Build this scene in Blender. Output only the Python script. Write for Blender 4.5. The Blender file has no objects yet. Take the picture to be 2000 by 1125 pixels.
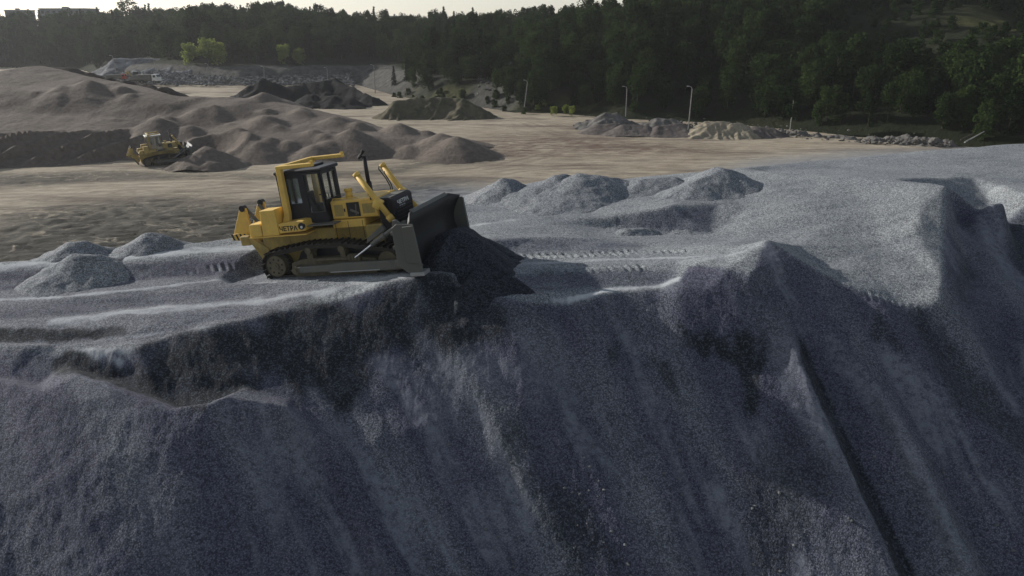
import bpy, bmesh, math, random
import numpy as np
from mathutils import Vector, Matrix
from mathutils.geometry import delaunay_2d_cdt
R = math.radians
random.seed(7); rng = np.random.default_rng(7)
scn = bpy.context.scene
col = scn.collection

# ---------------------------------------------------------------- camera
CAM_Z = 18.0; TILT = R(18.2); FPX = 1555.0            # drone height, tilt below the horizon, focal length for a 2000 px wide frame
cam = bpy.data.cameras.new('camera'); cam.sensor_width = 36; cam.lens = 36*FPX/2000
cam.clip_start = 0.1; cam.clip_end = 6000
cam_o = bpy.data.objects.new('camera', cam); col.objects.link(cam_o)
cam_o.location = (0, 0, CAM_Z); cam_o.rotation_euler = (math.pi/2-TILT, 0, 0)
scn.camera = cam_o
# ---------------------------------------------------------------- sky and sun (low, from the left and slightly beyond)
SUN_EL, SUN_AZ = R(21), R(28)
S_DIR = Vector((-math.cos(SUN_EL)*math.cos(SUN_AZ), math.cos(SUN_EL)*math.sin(SUN_AZ), math.sin(SUN_EL)))
w = bpy.data.worlds.new('World'); scn.world = w; w.use_nodes = True
wn = w.node_tree.nodes; wl = w.node_tree.links
sky = wn.new('ShaderNodeTexSky'); sky.sky_type = 'NISHITA'; sky.sun_disc = False
sky.sun_elevation = SUN_EL; sky.sun_rotation = -(math.pi/2-SUN_AZ)
sky.altitude = 200; sky.air_density = 1.0; sky.dust_density = 0.6; sky.ozone_density = 1.0
hsv = wn.new('ShaderNodeHueSaturation'); hsv.inputs['Saturation'].default_value = .5
wl.new(sky.outputs[0], hsv.inputs['Color']); wl.new(hsv.outputs[0], wn['Background'].inputs[0]); wn['Background'].inputs[1].default_value = 0.115
sun = bpy.data.lights.new('sun', 'SUN'); sun.energy = 5.0; sun.angle = R(0.6); sun.color = (1.0, 0.95, 0.88)
sun_o = bpy.data.objects.new('sun', sun); col.objects.link(sun_o)
sun_o.rotation_euler = S_DIR.to_track_quat('Z', 'Y').to_euler(); sun_o.location = (-40, 10, 60)
vs = scn.view_settings; vs.view_transform = 'Standard'; vs.look = 'None'; vs.exposure = 0.08; vs.gamma = 1; vs.use_curve_mapping = False
try:
    scn.cycles.max_bounces = 6; scn.cycles.volume_bounces = 0; scn.cycles.transparent_max_bounces = 8
except Exception: pass

# ---------------------------------------------------------------- measuring: where a sight line of the survey photo meets a height or a slope
CT, ST = math.cos(TILT), math.sin(TILT)
def ray(px, py):
    cx, cy = (px-1000)/FPX, (562.5-py)/FPX
    return cx, CT+cy*ST, -ST+cy*CT
def A(px, py, z):
    x, y, d = ray(px, py); t = (z-CAM_Z)/d
    return (x*t, y*t, z)
def AY(px, py, Y):
    x, y, d = ray(px, py); t = Y/y
    return (x*t, Y, CAM_Z+d*t)
FZ, FY, FM = 9.2, 25.3, 0.72                            # the average slope of the gravel face
def Fp(px, py, off=0.0):
    x, y, d = ray(px, py); k = -d/y
    Y = (CAM_Z-FZ-off+FM*FY)/(k+FM); t = Y/y
    return (x*t, Y, CAM_Z+d*t)

# ---------------------------------------------------------------- noise
_perm = rng.permutation(4096); _g = rng.uniform(0, 2*math.pi, 4096); _gx, _gy = np.cos(_g), np.sin(_g)
def perlin(x, y):
    xi = np.floor(x).astype(np.int64); yi = np.floor(y).astype(np.int64); fx = x-xi; fy = y-yi
    u = fx*fx*fx*(fx*(fx*6-15)+10); v = fy*fy*fy*(fy*(fy*6-15)+10)
    def g(ix, iy, dx, dy):
        h = _perm[(_perm[ix & 4095]+iy) & 4095]; return _gx[h]*dx+_gy[h]*dy
    a = g(xi, yi, fx, fy); b = g(xi+1, yi, fx-1, fy); c = g(xi, yi+1, fx, fy-1); d = g(xi+1, yi+1, fx-1, fy-1)
    return (a+(b-a)*u)+((c+(d-c)*u)-(a+(b-a)*u))*v
def fbm(x, y, o=4, gain=.5):
    s = 0; a = 1.0
    for i in range(o):
        s = s+a*perlin(x+13.7*i, y-7.1*i); x = x*2.03; y = y*2.03; a *= gain
    return s
def sstep(a, b, x):
    t = np.clip((x-a)/(b-a), 0, 1); return t*t*(3-2*t)

# ---------------------------------------------------------------- object helpers
def tag(o, label=None, cat=None, group=None, kind=None):
    if label: o['label'] = label
    if cat: o['category'] = cat
    if group: o['group'] = group
    if kind: o['kind'] = kind
    return o
def link(name, me, mat=None, parent=None):
    o = bpy.data.objects.new(name, me); col.objects.link(o)
    if mat is not None: me.materials.append(mat)
    if parent is not None: o.parent = parent
    return o
def empty(name, loc=(0,0,0), rot=(0,0,0)):
    o = bpy.data.objects.new(name, None); col.objects.link(o); o.location = loc; o.rotation_euler = rot
    o.empty_display_size = .3
    return o
def grid_mesh(name, X, Y, Z, keep=None, attrs=None, smooth=True):
    n, m = X.shape
    idx = np.arange(n*m).reshape(n, m)
    q = np.stack([idx[:-1, :-1], idx[:-1, 1:], idx[1:, 1:], idx[1:, :-1]], -1).reshape(-1, 4)
    V = np.stack([X, Y, Z], -1).reshape(-1, 3)
    a0 = q[0]; nz = np.cross(V[a0[1]]-V[a0[0]], V[a0[2]]-V[a0[0]])[2]
    if nz < 0: q = q[:, ::-1]
    if keep is not None:
        k = keep.reshape(-1)[q].all(1); q = q[k]
        used = np.zeros(n*m, bool); used[q.reshape(-1)] = True
        mp = np.cumsum(used)-1; V = V[used]; q = mp[q]
    else: used = np.ones(n*m, bool)
    me = bpy.data.meshes.new(name)
    me.vertices.add(len(V)); me.vertices.foreach_set('co', V.astype(np.float32).ravel())
    me.loops.add(len(q)*4); me.loops.foreach_set('vertex_index', q.astype(np.int32).ravel())
    me.polygons.add(len(q)); me.polygons.foreach_set('loop_start', np.arange(0, len(q)*4, 4, dtype=np.int32))
    me.update(calc_edges=True)
    me.polygons.foreach_set('use_smooth', np.full(len(q), smooth))
    for nm, val in (attrs or {}).items():
        at = me.attributes.new(nm, 'FLOAT', 'POINT'); at.data.foreach_set('value', val.reshape(-1)[used].astype(np.float32))
    me.validate(); me.update()
    return me

# ---------------------------------------------------------------- materials
class NT:
    def __init__(s, name):
        s.m = bpy.data.materials.new(name); s.m.use_nodes = True; s.t = s.m.node_tree; s.n = s.t.nodes; s.b = s.n['Principled BSDF']; s.o = s.n['Material Output']
    def node(s, typ, **kw):
        nd = s.n.new(typ)
        for k, v in kw.items():
            if hasattr(nd, k): setattr(nd, k, v)
        return nd
    def l(s, a, b): s.t.links.new(a, b)
    def coord(s, kind='Object', scale=(1,1,1), rot=(0,0,0)):
        tc = s.node('ShaderNodeTexCoord'); mp = s.node('ShaderNodeMapping')
        mp.inputs['Scale'].default_value = scale; mp.inputs['Rotation'].default_value = rot
        s.l(tc.outputs[kind], mp.inputs[0]); return mp.outputs[0]
    def noise(s, vec, scale, detail=4, rough=.55):
        nd = s.node('ShaderNodeTexNoise'); nd.inputs['Scale'].default_value = scale; nd.inputs['Detail'].default_value = detail; nd.inputs['Roughness'].default_value = rough
        s.l(vec, nd.inputs['Vector']); return nd.outputs['Fac']
    def vor(s, vec, scale, feature='F1'):
        nd = s.node('ShaderNodeTexVoronoi', feature=feature); nd.inputs['Scale'].default_value = scale; s.l(vec, nd.inputs['Vector']); return nd
    def ramp(s, fac, stops, interp='LINEAR'):
        nd = s.node('ShaderNodeValToRGB'); cr = nd.color_ramp; cr.interpolation = interp
        while len(cr.elements) < len(stops): cr.elements.new(.5)
        for e, (p, c) in zip(cr.elements, stops): e.position = p; e.color = (*c, 1) if len(c) == 3 else c
        s.l(fac, nd.inputs[0]); return nd.outputs[0]
    def mix(s, fac, a, b, mode='MIX'):
        nd = s.node('ShaderNodeMix', data_type='RGBA', blend_type=mode)
        for sock, v in ((nd.inputs['Factor'], fac), (nd.inputs[6], a), (nd.inputs[7], b)):
            if hasattr(v, 'node'): s.l(v, sock)
            elif isinstance(v, (int, float)): sock.default_value = v
            else: sock.default_value = (*v, 1)
        return nd.outputs[2]
    def math(s, op, a, b=None, clamp=False):
        nd = s.node('ShaderNodeMath', operation=op, use_clamp=clamp)
        for i, v in enumerate((a, b)):
            if v is None: continue
            if hasattr(v, 'node'): s.l(v, nd.inputs[i])
            else: nd.inputs[i].default_value = v
        return nd.outputs[0]
    def attr(s, name):
        nd = s.node('ShaderNodeAttribute'); nd.attribute_name = name; return nd.outputs['Fac']
    def bump(s, h, strength=.5, dist=.02, normal=None):
        nd = s.node('ShaderNodeBump'); nd.inputs['Strength'].default_value = strength; nd.inputs['Distance'].default_value = dist
        s.l(h, nd.inputs['Height'])
        if normal is not None: s.l(normal, nd.inputs['Normal'])
        return nd.outputs[0]
    def fin(s, color=None, rough=.8, metal=0., normal=None, spec=None):
        if color is not None:
            if hasattr(color, 'node'): s.l(color, s.b.inputs['Base Color'])
            else: s.b.inputs['Base Color'].default_value = (*color, 1)
        if hasattr(rough, 'node'): s.l(rough, s.b.inputs['Roughness'])
        else: s.b.inputs['Roughness'].default_value = rough
        s.b.inputs['Metallic'].default_value = metal
        if spec is not None: s.b.inputs['Specular IOR Level'].default_value = spec
        if normal is not None: s.l(normal, s.b.inputs['Normal'])
        return s.m

def gravel_mat(name, light, dark, stone=25.0, damp_shade_c=(.011,.013,.016), dustc=(.20,.215,.25), use_attr=True):
    n = NT(name); v = n.coord('Object')
    vo = n.vor(v, stone); sep = n.node('ShaderNodeSeparateColor'); n.l(vo.outputs['Color'], sep.inputs[0])
    vo2 = n.vor(v, stone*.47); sep2 = n.node('ShaderNodeSeparateColor'); n.l(vo2.outputs['Color'], sep2.inputs[0])
    val = n.math('ADD', n.math('MULTIPLY', sep.outputs[0], .78), n.math('MULTIPLY', sep2.outputs[1], .22))
    mid = tuple((a+b)/2 for a, b in zip(light, dark))
    c = n.ramp(val, [(.12, dark), (.5, mid), (.86, light)])
    big = n.noise(v, .35, 5, .6)
    c = n.mix(1.0, c, n.ramp(big, [(.3, (.74,.76,.80)), (.7, (1.12,1.10,1.08))]), 'MULTIPLY')
    edge = n.math('SUBTRACT', 1.0, n.math('MULTIPLY', vo.outputs['Distance'], 1.3))
    c = n.mix(1.0, c, n.ramp(edge, [(.1, (.55,.55,.57)), (.6, (1.08,1.08,1.08))]), 'MULTIPLY')
    if use_attr:
        fines = n.attr('fines'); damp = n.attr('damp')
        c = n.mix(n.math('MULTIPLY', n.attr('lane_lit'), .85), c, n.mix(.3, (.58,.61,.63), c))  # pale dusty tracks, with sunlit ledges lightened in the colour
        c = n.mix(n.attr('coarse_shade'), c, n.mix(1.0, c, (.37,.362,.475), 'MULTIPLY'))  # tumbled stone, plus the face's violet shade put into the colour
        fl = n.math('MULTIPLY', fines, n.ramp(n.noise(v, 3.5, 8, .72), [(.38, (.12,.12,.12)), (.58, (1,1,1))]))
        c = n.mix(n.math('MULTIPLY', fl, .85), c, n.mix(.25, dustc, c))
        dc = n.mix(.97, c, n.ramp(val, [(.3, damp_shade_c), (.62, tuple(1.7*a for a in damp_shade_c)), (.85, tuple(5.5*a for a in damp_shade_c))]))  # near-black tone mixes wet stone with painted shade
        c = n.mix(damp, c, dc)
        bs = n.math('SUBTRACT', 1.0, n.math('MULTIPLY', fines, .75))
        h = n.math('MULTIPLY', n.math('ADD', edge, n.math('MULTIPLY', sep2.outputs[0], .8)), bs)
    else:
        h = n.math('ADD', edge, n.math('MULTIPLY', sep2.outputs[0], .8))
    nm = n.bump(h, .38, .02)
    return n.fin(c, .92, normal=nm, spec=.25)

M = {}
M['gravel'] = gravel_mat('crushed_gravel', (.37,.396,.408), (.125,.136,.145))
M['damp_shaded_gravel'] = gravel_mat('damp_shaded_crushed_gravel', (.060,.069,.086), (.010,.012,.016), use_attr=False)  # wet gravel, its colour darkened further for the shadow at the blade
M['heap_gravel'] = gravel_mat('heap_gravel', (.34,.364,.38), (.11,.12,.13), use_attr=False)

def soil_mat(name, a, b, c2=None, scale=.25, fine=3.0, bumpd=.15, bs=.6):
    n = NT(name); v = n.coord('Object')
    f1 = n.noise(v, scale, 6, .6); f2 = n.noise(v, fine, 5, .65)
    c = n.ramp(f1, [(.3, a), (.7, b)])
    c = n.mix(1.0, c, n.ramp(f2, [(.25, (.62,.62,.62)), (.75, (1.25,1.25,1.25))]), 'MULTIPLY')
    if c2: c = n.mix(n.ramp(n.noise(v, scale*2.3, 6, .7), [(.52, (0,0,0)), (.64, (1,1,1))]), c, c2)
    return n.fin(c, .95, normal=n.bump(f2, bs, bumpd), spec=.2)
M['sand'] = soil_mat('brown_sand', (.115,.094,.078), (.175,.146,.122), scale=.08, fine=1.6, bumpd=.25)
M['coal'] = soil_mat('black_slag', (.005,.005,.006), (.014,.014,.016), scale=.2, fine=1.2, bumpd=.4)
M['darksoil'] = soil_mat('dark_brown_soil', (.022,.017,.014), (.05,.037,.03), scale=.1, fine=.9, bumpd=.4)
M['claymound'] = soil_mat('olive_clay', (.075,.068,.045), (.13,.112,.075), (.045,.05,.025), scale=.12, fine=.9, bumpd=.5)
M['palesand'] = soil_mat('pale_sand', (.22,.19,.14), (.31,.275,.205), scale=.2, fine=1.2, bumpd=.3)
M['greysand'] = soil_mat('grey_brown_sand', (.10,.085,.078), (.15,.13,.118), scale=.2, fine=1.5, bumpd=.2)
M['rubble'] = soil_mat('grey_rubble', (.10,.105,.115), (.22,.225,.235), (.06,.055,.05), scale=.25, fine=.9, bumpd=.6)
M['rock'] = soil_mat('broken_rock', (.075,.072,.068), (.19,.18,.165), scale=.5, fine=2.5, bumpd=.15)
M['greyrock'] = soil_mat('grey_broken_rock', (.08,.085,.09), (.18,.185,.19), scale=.3, fine=2.0, bumpd=.15)

def floor_mat():
    n = NT('dusty_quarry_floor'); v = n.coord('Object')
    streak = n.coord('Object', (.035, .16, 1)); streak2 = n.coord('Object', (.30, .8, 1), (0, 0, R(14)))
    base = n.ramp(n.noise(v, .03, 6, .6), [(.3, (.30,.255,.19)), (.7, (.44,.385,.295))])
    base = n.mix(1.0, base, n.ramp(n.noise(streak2, 1.0, 6, .65), [(.3, (.62,.60,.58)), (.62, (1.1,1.1,1.1))]), 'MULTIPLY')
    dk = n.ramp(n.noise(streak, 1.0, 7, .68), [(.50, (0,0,0)), (.64, (1,1,1))])
    base = n.mix(n.math('MULTIPLY', dk, .75), base, (.10,.075,.06))
    wet = n.attr('wet'); fnode = n.node('ShaderNodeTexNoise'); fnode.inputs['Scale'].default_value = .45; fnode.inputs['Detail'].default_value = 9; fnode.inputs['Roughness'].default_value = .68; fnode.inputs['Distortion'].default_value = 1.6; n.l(n.coord('Object', (.6, .8, 1), (0, 0, R(30))), fnode.inputs['Vector']); fine = fnode.outputs['Fac']
    wm = n.math('MULTIPLY', wet, n.ramp(fine, [(.33, (0,0,0)), (.45, (1,1,1))]))
    base = n.mix(n.math('MULTIPLY', wm, .95), base, (.042,.042,.036))
    rt = n.attr('rut'); base = n.mix(n.math('MULTIPLY', rt, .7), base, n.mix(wet, (.15,.12,.095), (.17,.155,.125)))
    red = n.attr('red')
    base = n.mix(n.math('MULTIPLY', red, n.ramp(n.noise(streak2, .8, 7, .7), [(.42, (0,0,0)), (.6, (.85,.85,.85))])), base, (.12,.075,.06))
    grey = n.attr('greyed'); base = n.mix(grey, base, (.24,.255,.275))
    h = n.noise(streak2, 2.2, 6, .7)
    return n.fin(base, .95, normal=n.bump(h, .8, .35), spec=.2)
M['floor'] = floor_mat()
def hill_mat():
    n = NT('hillside_soil'); v = n.coord('Object')
    c = n.ramp(n.noise(v, .06, 6, .65), [(.35, (.012,.017,.008)), (.65, (.028,.032,.016))])
    c = n.mix(n.attr('grass'), c, n.ramp(n.noise(v, .5, 6, .7), [(.3, (.045,.052,.018)), (.7, (.12,.115,.045))]))
    c = n.mix(n.attr('stony'), c, n.ramp(n.noise(v, .5, 7, .7), [(.3, (.04,.04,.038)), (.7, (.14,.135,.125))]))
    return n.fin(c, .95, normal=n.bump(n.noise(v, 1.0, 6, .7), 1.0, .8), spec=.1)
M['hill'] = hill_mat()

def paint(name, c, dirt=(.16,.13,.09), amt=.45, rough=.5, scale=2.2):
    n = NT(name); v = n.coord('Object')
    f = n.noise(v, scale, 7, .7); g = n.noise(n.coord('Object', (1.5,1.5,.5)), 5, 5, .6)
    k = n.math('MULTIPLY', n.ramp(n.math('ADD', n.math('MULTIPLY', f, .65), n.math('MULTIPLY', g, .35)), [(.40, (0,0,0)), (.68, (1,1,1))]), amt)
    cc = n.mix(n.noise(v, .9, 3), tuple(x*.85 for x in c), tuple(min(1, x*1.12) for x in c))
    return n.fin(n.mix(k, cc, dirt), n.math('ADD', rough, n.math('MULTIPLY', k, .4), True), spec=.4, normal=n.bump(f, .15, .01))
M['yellow'] = paint('yellow_paint', (.72,.47,.095), (.36,.26,.13), .5)
M['yellow_dirty'] = paint('dusty_yellow_paint', (.40,.29,.08), (.15,.125,.08), .8)
M['black'] = paint('black_paint', (.012,.013,.02), (.05,.045,.04), .4, .45)
M['radiator'] = paint('dirty_black_guard', (.014,.011,.016), (.07,.055,.05), .35, .6)
M['steel'] = paint('worn_steel', (.10,.105,.10), (.17,.15,.11), .7, .55)
M['blade'] = paint('worn_blade_steel', (.10,.105,.095), (.11,.10,.085), .6, .5)
M['moldboard'] = NT('scoured_shaded_moldboard').fin((.022,.023,.025), .6, .15)  # worn steel, with the shadow inside the blade put into its colour
M['track'] = paint('dark_track_steel', (.028,.026,.025), (.09,.08,.06), .5, .6)
M['dusty'] = paint('dusty_running_gear', (.085,.072,.048), (.19,.165,.11), .8, .85)
M['chrome'] = NT('polished_rod').fin((.75,.76,.78), .18, 1.0)
M['edge'] = NT('polished_cutting_edge').fin((.42,.43,.44), .5, .8)
M['rubber'] = NT('black_rubber').fin((.012,.012,.012), .7)
M['white'] = paint('white_paint', (.68,.69,.68), (.35,.33,.29), .5)
M['tan'] = paint('tan_paint', (.32,.27,.20), (.2,.17,.13), .6)
M['red'] = paint('red_paint', (.36,.05,.04), (.2,.12,.10), .5)
M['letter_black'] = NT('black_lettering').fin((.015,.014,.013), .5)
M['letter_white'] = NT('white_lettering').fin((.62,.62,.60), .6)
M['seat'] = NT('seat_cloth').fin((.02,.02,.022), .9)
M['concrete'] = soil_mat('weathered_concrete', (.2,.195,.185), (.29,.28,.27), scale=.6, fine=4, bumpd=.02)
M['lamp'] = NT('grey_lamp_housing').fin((.38,.38,.37), .5)
M['bark'] = soil_mat('bark', (.06,.05,.042), (.12,.10,.085), scale=1, fine=6, bumpd=.05)
M['birchbark'] = soil_mat('birch_bark', (.30,.30,.28), (.44,.43,.41), (.06,.055,.05), scale=1.2, fine=5, bumpd=.02)
M['wall'] = soil_mat('grey_wall', (.16,.16,.165), (.22,.22,.22), scale=.1, fine=1, bumpd=.02)
M['roof'] = NT('pale_metal_roof').fin((.30,.31,.31), .5)
M['window'] = NT('dark_window_glass').fin((.03,.035,.04), .15)
def glass_mat():
    n = NT('cab_glass'); n.n.remove(n.b)
    tr = n.node('ShaderNodeBsdfTransparent'); tr.inputs[0].default_value = (.90,.94,.95,1)
    gl = n.node('ShaderNodeBsdfGlossy'); gl.inputs['Roughness'].default_value = .06; gl.inputs[0].default_value = (.8,.85,.9,1)
    fr = n.node('ShaderNodeFresnel'); fr.inputs[0].default_value = 1.6
    df = n.node('ShaderNodeBsdfDiffuse'); df.inputs[0].default_value = (.35,.36,.36,1)
    m0 = n.node('ShaderNodeMixShader'); m0.inputs[0].default_value = .10
    mx = n.node('ShaderNodeMixShader'); n.l(fr.outputs[0], mx.inputs[0]); n.l(tr.outputs[0], m0.inputs[1]); n.l(df.outputs[0], m0.inputs[2])
    n.l(m0.outputs[0], mx.inputs[1]); n.l(gl.outputs[0], mx.inputs[2]); n.l(mx.outputs[0], n.o.inputs[0]); return n.m
M['glass'] = glass_mat()
def leaf_mat(name, a, b, trans=.35):
    n = NT(name); n.n.remove(n.b)
    oi = n.node('ShaderNodeObjectInfo'); v = n.coord('Object')
    f = n.math('ADD', n.math('MULTIPLY', oi.outputs['Random'], .55), n.math('MULTIPLY', n.noise(v, .9, 3), .5), True)
    c = n.ramp(f, [(.15, a), (.85, b)])
    d = n.node('ShaderNodeBsdfDiffuse'); t = n.node('ShaderNodeBsdfTranslucent'); n.l(c, d.inputs[0]); n.l(c, t.inputs[0])
    mx = n.node('ShaderNodeMixShader'); mx.inputs[0].default_value = trans; n.l(d.outputs[0], mx.inputs[1]); n.l(t.outputs[0], mx.inputs[2]); n.l(mx.outputs[0], n.o.inputs[0]); return n.m
M['needles'] = leaf_mat('dark_needles', (.012,.022,.010), (.032,.050,.020), .15)
M['leaves'] = leaf_mat('dark_leaves', (.009,.019,.007), (.045,.070,.022), .3)
M['brightleaves'] = leaf_mat('yellow_green_leaves', (.12,.16,.035), (.26,.30,.08), .5)

# ================================================================ GRAVEL STOCKPILE (ridges and hollows surveyed as lines, then meshed)
# pose of the near bulldozer: forward, left, up and the point under its sprocket axle
yaw, pit = R(-17), R(8)
D_F = Vector((math.cos(yaw)*math.cos(pit), math.sin(yaw)*math.cos(pit), math.sin(pit)))
D_L = Vector((-math.sin(yaw), math.cos(yaw), 0)); D_U = D_F.cross(D_L)
D_O = Vector(A(535, 545, 9.0))+1.6*D_L
def dz(x, y, z): return tuple(D_O+D_F*x+D_L*y+D_U*z)

LINES = []
def LA(*p): LINES.append([A(*q) for q in p])
def LF(*p): LINES.append([Fp(*q) for q in p])
def LW(*p): LINES.append([tuple(map(float, q)) for q in p])
# rim of the plateau at the back and the ground falling behind it
LA((-500,545,8.8),(-200,522,9.0),(0,512,9.2),(130,503,9.3),(250,490,9.4),(350,480,9.5),(430,468,9.5),(520,455,9.5),(620,440,9.5),(720,425,9.5),(820,408,9.5),(900,396,9.5),(960,388,9.5),(1040,380,9.7),(1095,352,10.2),(1150,347,10.3),(1210,350,10.2),(1300,343,10.5),(1375,336,10.7),(1440,330,10.9),(1500,324,10.6),(1600,313,10.6),(1700,303,10.8),(1800,294,11.0),(1870,288,11.1),(2000,279,11.2),(2300,262,11.5),(2700,250,11.5))
LW((-75,46,-1.5),(-45,46,-1.5),(-25,44.5,-1.5),(-14,47,-1.2),(-10,62,1.5),(-8,90,-.6))
LW((-5,60,5.4),(0,60,5.4),(5,66,4.0))
LW((-8,96,-.8),(6,98,-.8),(16,80,-1),(24,70,-1.5),(44,76,-1.5),(75,80,-1.5),(110,85,-1.5))
# left: dozed terraces stepping down
LA((-500,558,8.7),(-200,538,8.95),(0,527,9.1),(120,519,9.2),(250,511,9.3),(420,497,9.4),(495,490,9.45))
LA((-500,600,8.4),(-200,582,8.55),(0,568,8.7),(120,562,8.75),(250,548,8.86),(350,541,8.94),(440,537,8.99),(505,535,9.03))
LA((-500,625,8.3),(-200,604,8.5),(0,594,8.66),(120,587,8.72),(200,575,8.8),(330,561,8.92),(440,553,9.0))
LA((-400,650,8.2),(-100,632,8.4),(0,622,8.48),(130,618,8.5),(250,603,8.64),(340,592,8.76),(430,580,8.88),(520,572,9.0))
LA((-400,655,8.2),(-100,640,8.38),(0,632,8.48),(130,627,8.52),(220,614,8.66),(300,605,8.76),(420,598,8.85),(500,592,8.95),(620,573,9.2),(720,552,9.55))
LA((-400,665,8.15),(0,641,8.46),(150,646,8.44),(262,633,8.6),(420,613,8.8))
LA((-400,690,7.9),(0,667,8.2),(150,669,8.2),(262,658,8.42))
LA((-400,695,7.9),(0,673,8.18),(110,673,8.18),(262,665,8.4),(350,648,8.6))
LA((135,686,8.1),(200,684,8.25),(262,680,8.35)); LA((135,686,8.1),(190,704,7.95),(240,722,7.8))
LA((-300,680,8.1),(-100,675,8.2),(30,671,8.27),(60,672,8.28),(84,686,8.1),(96,708,7.88))
LA((-300,730,7.6),(0,738,7.65),(75,754,7.52))
LA((130,713,7.82),(230,745,7.5),(310,778,7.3),(385,806,7.15))
# near left ridges
LA((-500,705,8.0),(-150,725,7.95),(0,742,7.85),(90,766,7.75),(150,790,7.6),(230,830,7.3))
LA((94,744,7.74),(150,733,7.95),(190,742,7.95),(240,762,7.9),(330,796,7.7),(402,814,7.55),(412,787,7.8),(440,774,7.86),(480,782,7.72),(560,795,7.45))
# ground under the bulldozer
for y in (-2.0, 2.6): LW(*[dz(x, y, -.03) for x in (-1.5, 1, 3, 5.3, 7.2)])
# the edge of the face, from left to right
LA((262,680,8.35),(330,655,8.55),(400,642,8.72),(470,625,8.86),(540,606,9.0),(600,600,9.06),(660,588,9.2),(720,568,9.5),(770,551,9.75),(812,541,9.9),(850,550,9.7),(887,560,9.5),(940,572,9.4),(1000,585,9.35),(1060,594,9.25),(1084,597,9.2),(1120,593,9.3),(1141,586,9.42),(1155,577,9.52),(1220,570,9.48),(1290,565,9.48),(1326,549,9.72),(1344,521,10.02),(1369,517,10.16),(1422,523,10.24),(1468,532,10.2),(1500,468,10.65),(1560,505,10.2),(1640,553,9.58),(1700,576,9.32),(1770,601,9.0),(1800,596,9.08),(1838,590,9.2),(1843,540,9.6),(1846,460,10.25),(1850,362,11.6),(1885,373,11.4),(1935,396,11.0),(1965,389,11.05),(2020,385,11.0),(2200,385,10.9),(2600,400,10.6))
# lanes and berms on top
LA((1000,585,9.38),(1090,573,9.42),(1200,560,9.46),(1290,555,9.5))
LA((940,535,9.65),(1020,529,9.7),(1130,527,9.72),(1250,520,9.82),(1330,512,10.05))
LA((960,503,9.55),(1100,497,9.62),(1250,492,9.7),(1340,490,9.85),(1420,482,10.2))
LA((960,463,9.9),(1050,463,9.88),(1150,464,9.8),(1260,474,9.62),(1340,478,9.7))
LA((940,430,9.65),(1050,425,9.7),(1180,447,9.45),(1290,457,9.45),(1390,457,9.55),(1460,462,9.8))
LA((1080,431,9.75),(1170,428,9.85),(1240,415,10.15),(1308,403,10.4),(1318,398,10.42),(1400,394,10.4),(1460,405,10.3))
LA((1000,400,9.7),(1120,385,9.85),(1200,375,10.0),(1300,370,10.3),(1400,372,10.45),(1480,351,10.85),(1560,343,11.1),(1650,344,11.3),(1750,349,11.5),(1815,355,11.62))
LA((1500,335,10.6),(1650,329,10.7),(1800,328,10.9),(1900,345,11.0),(2000,355,11.0),(2200,350,11.1))
LA((1600,450,10.15),(1720,480,9.95),(1790,455,10.4)); LA((1640,530,9.62),(1720,556,9.42),(1790,575,9.28),(1830,578,9.32))
LA((1560,480,10.0),(1600,520,9.65)); LA((1560,400,10.6),(1700,410,10.7),(1800,405,11.0))
# the face: ribs and gullies between them
LF((-500,820,1.0),(-500,1125,1.1),(-500,1700,1.0)); LF((0,860,1.3),(0,1000,1.5),(0,1180,1.5),(0,1700,1.3)); LF((200,900,1.85),(220,1125,1.9),(230,1700,1.7))
LF((330,850,2.0),(340,1000,1.85),(350,1180,1.7),(360,1700,1.5)); LF((450,850,1.6),(470,1000,1.35),(500,1180,1.15),(520,1700,1.0))
LF((500,700,.35),(480,755,.6)); LF((600,680,.05),(580,740,.2),(565,778,.5)); LF((720,640,.05),(700,720,0),(680,800,.05))
LF((560,850,.8),(598,900,.55),(642,980,.45),(684,1060,.4),(716,1125,.36),(800,1400,.3),(900,1700,.3))
LF((600,805,.55),(640,860,.72),(688,960,.78),(736,1060,.78),(770,1125,.76),(880,1400,.5),(980,1700,.4))
LF((690,880,.4),(750,980,.4),(805,1080,.32),(835,1125,.3)); 
LF((850,640,.15),(840,720,.1),(850,820,.1),(900,960,.05),(960,1125,0),(1060,1400,0),(1150,1700,0))
LF((960,640,.25),(1010,700,.32),(1060,780,.25),(1130,880,.12),(1230,1020,.05))
LF((1080,690,-.02),(1110,760,-.12),(1160,850,-.15),(1260,1000,-.2),(1330,1125,-.2),(1480,1400,-.2),(1600,1700,-.2))
LF((1148,604,.28),(1165,645,.36),(1190,692,.30)); LF((1205,640,.0),(1222,700,-.12),(1260,800,-.15),(1340,940,-.15),(1420,1125,-.2))
LF((1284,578,.1),(1288,630,.18),(1292,690,.16)); LF((1330,562,.42),(1334,600,.4),(1336,645,.34)); LF((1395,565,.62),(1470,570,.7)); LF((1340,650,.33),(1420,657,.38),(1490,654,.36)); LF((1330,682,.05),(1420,694,.0),(1495,684,.1))
LF((1400,760,.05),(1440,860,.1),(1480,960,.05),(1540,1125,0),(1640,1400,0))
LF((1490,585,.25),(1530,626,.42),(1560,690,.55),(1600,790,.52),(1650,900,.52),(1700,1010,.5),(1748,1125,.5),(1860,1400,.45),(1980,1700,.5))
LF((1550,642,-.1),(1580,706,-.28),(1621,798,-.38),(1672,908,-.4),(1723,1015,-.38),(1772,1125,-.36),(1890,1400,-.3))
LF((1585,650,.1),(1635,725,.0),(1680,810,-.05),(1735,920,-.05),(1785,1020,-.05),(1835,1125,-.05),(1900,1400,-.5),(2020,1700,-.4))
LF((1585,600,.1),(1640,670,.2),(1690,720,.28),(1750,800,.36),(1795,880,.38),(1838,975,.38),(1905,1125,.38),(2040,1400,.3))
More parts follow.
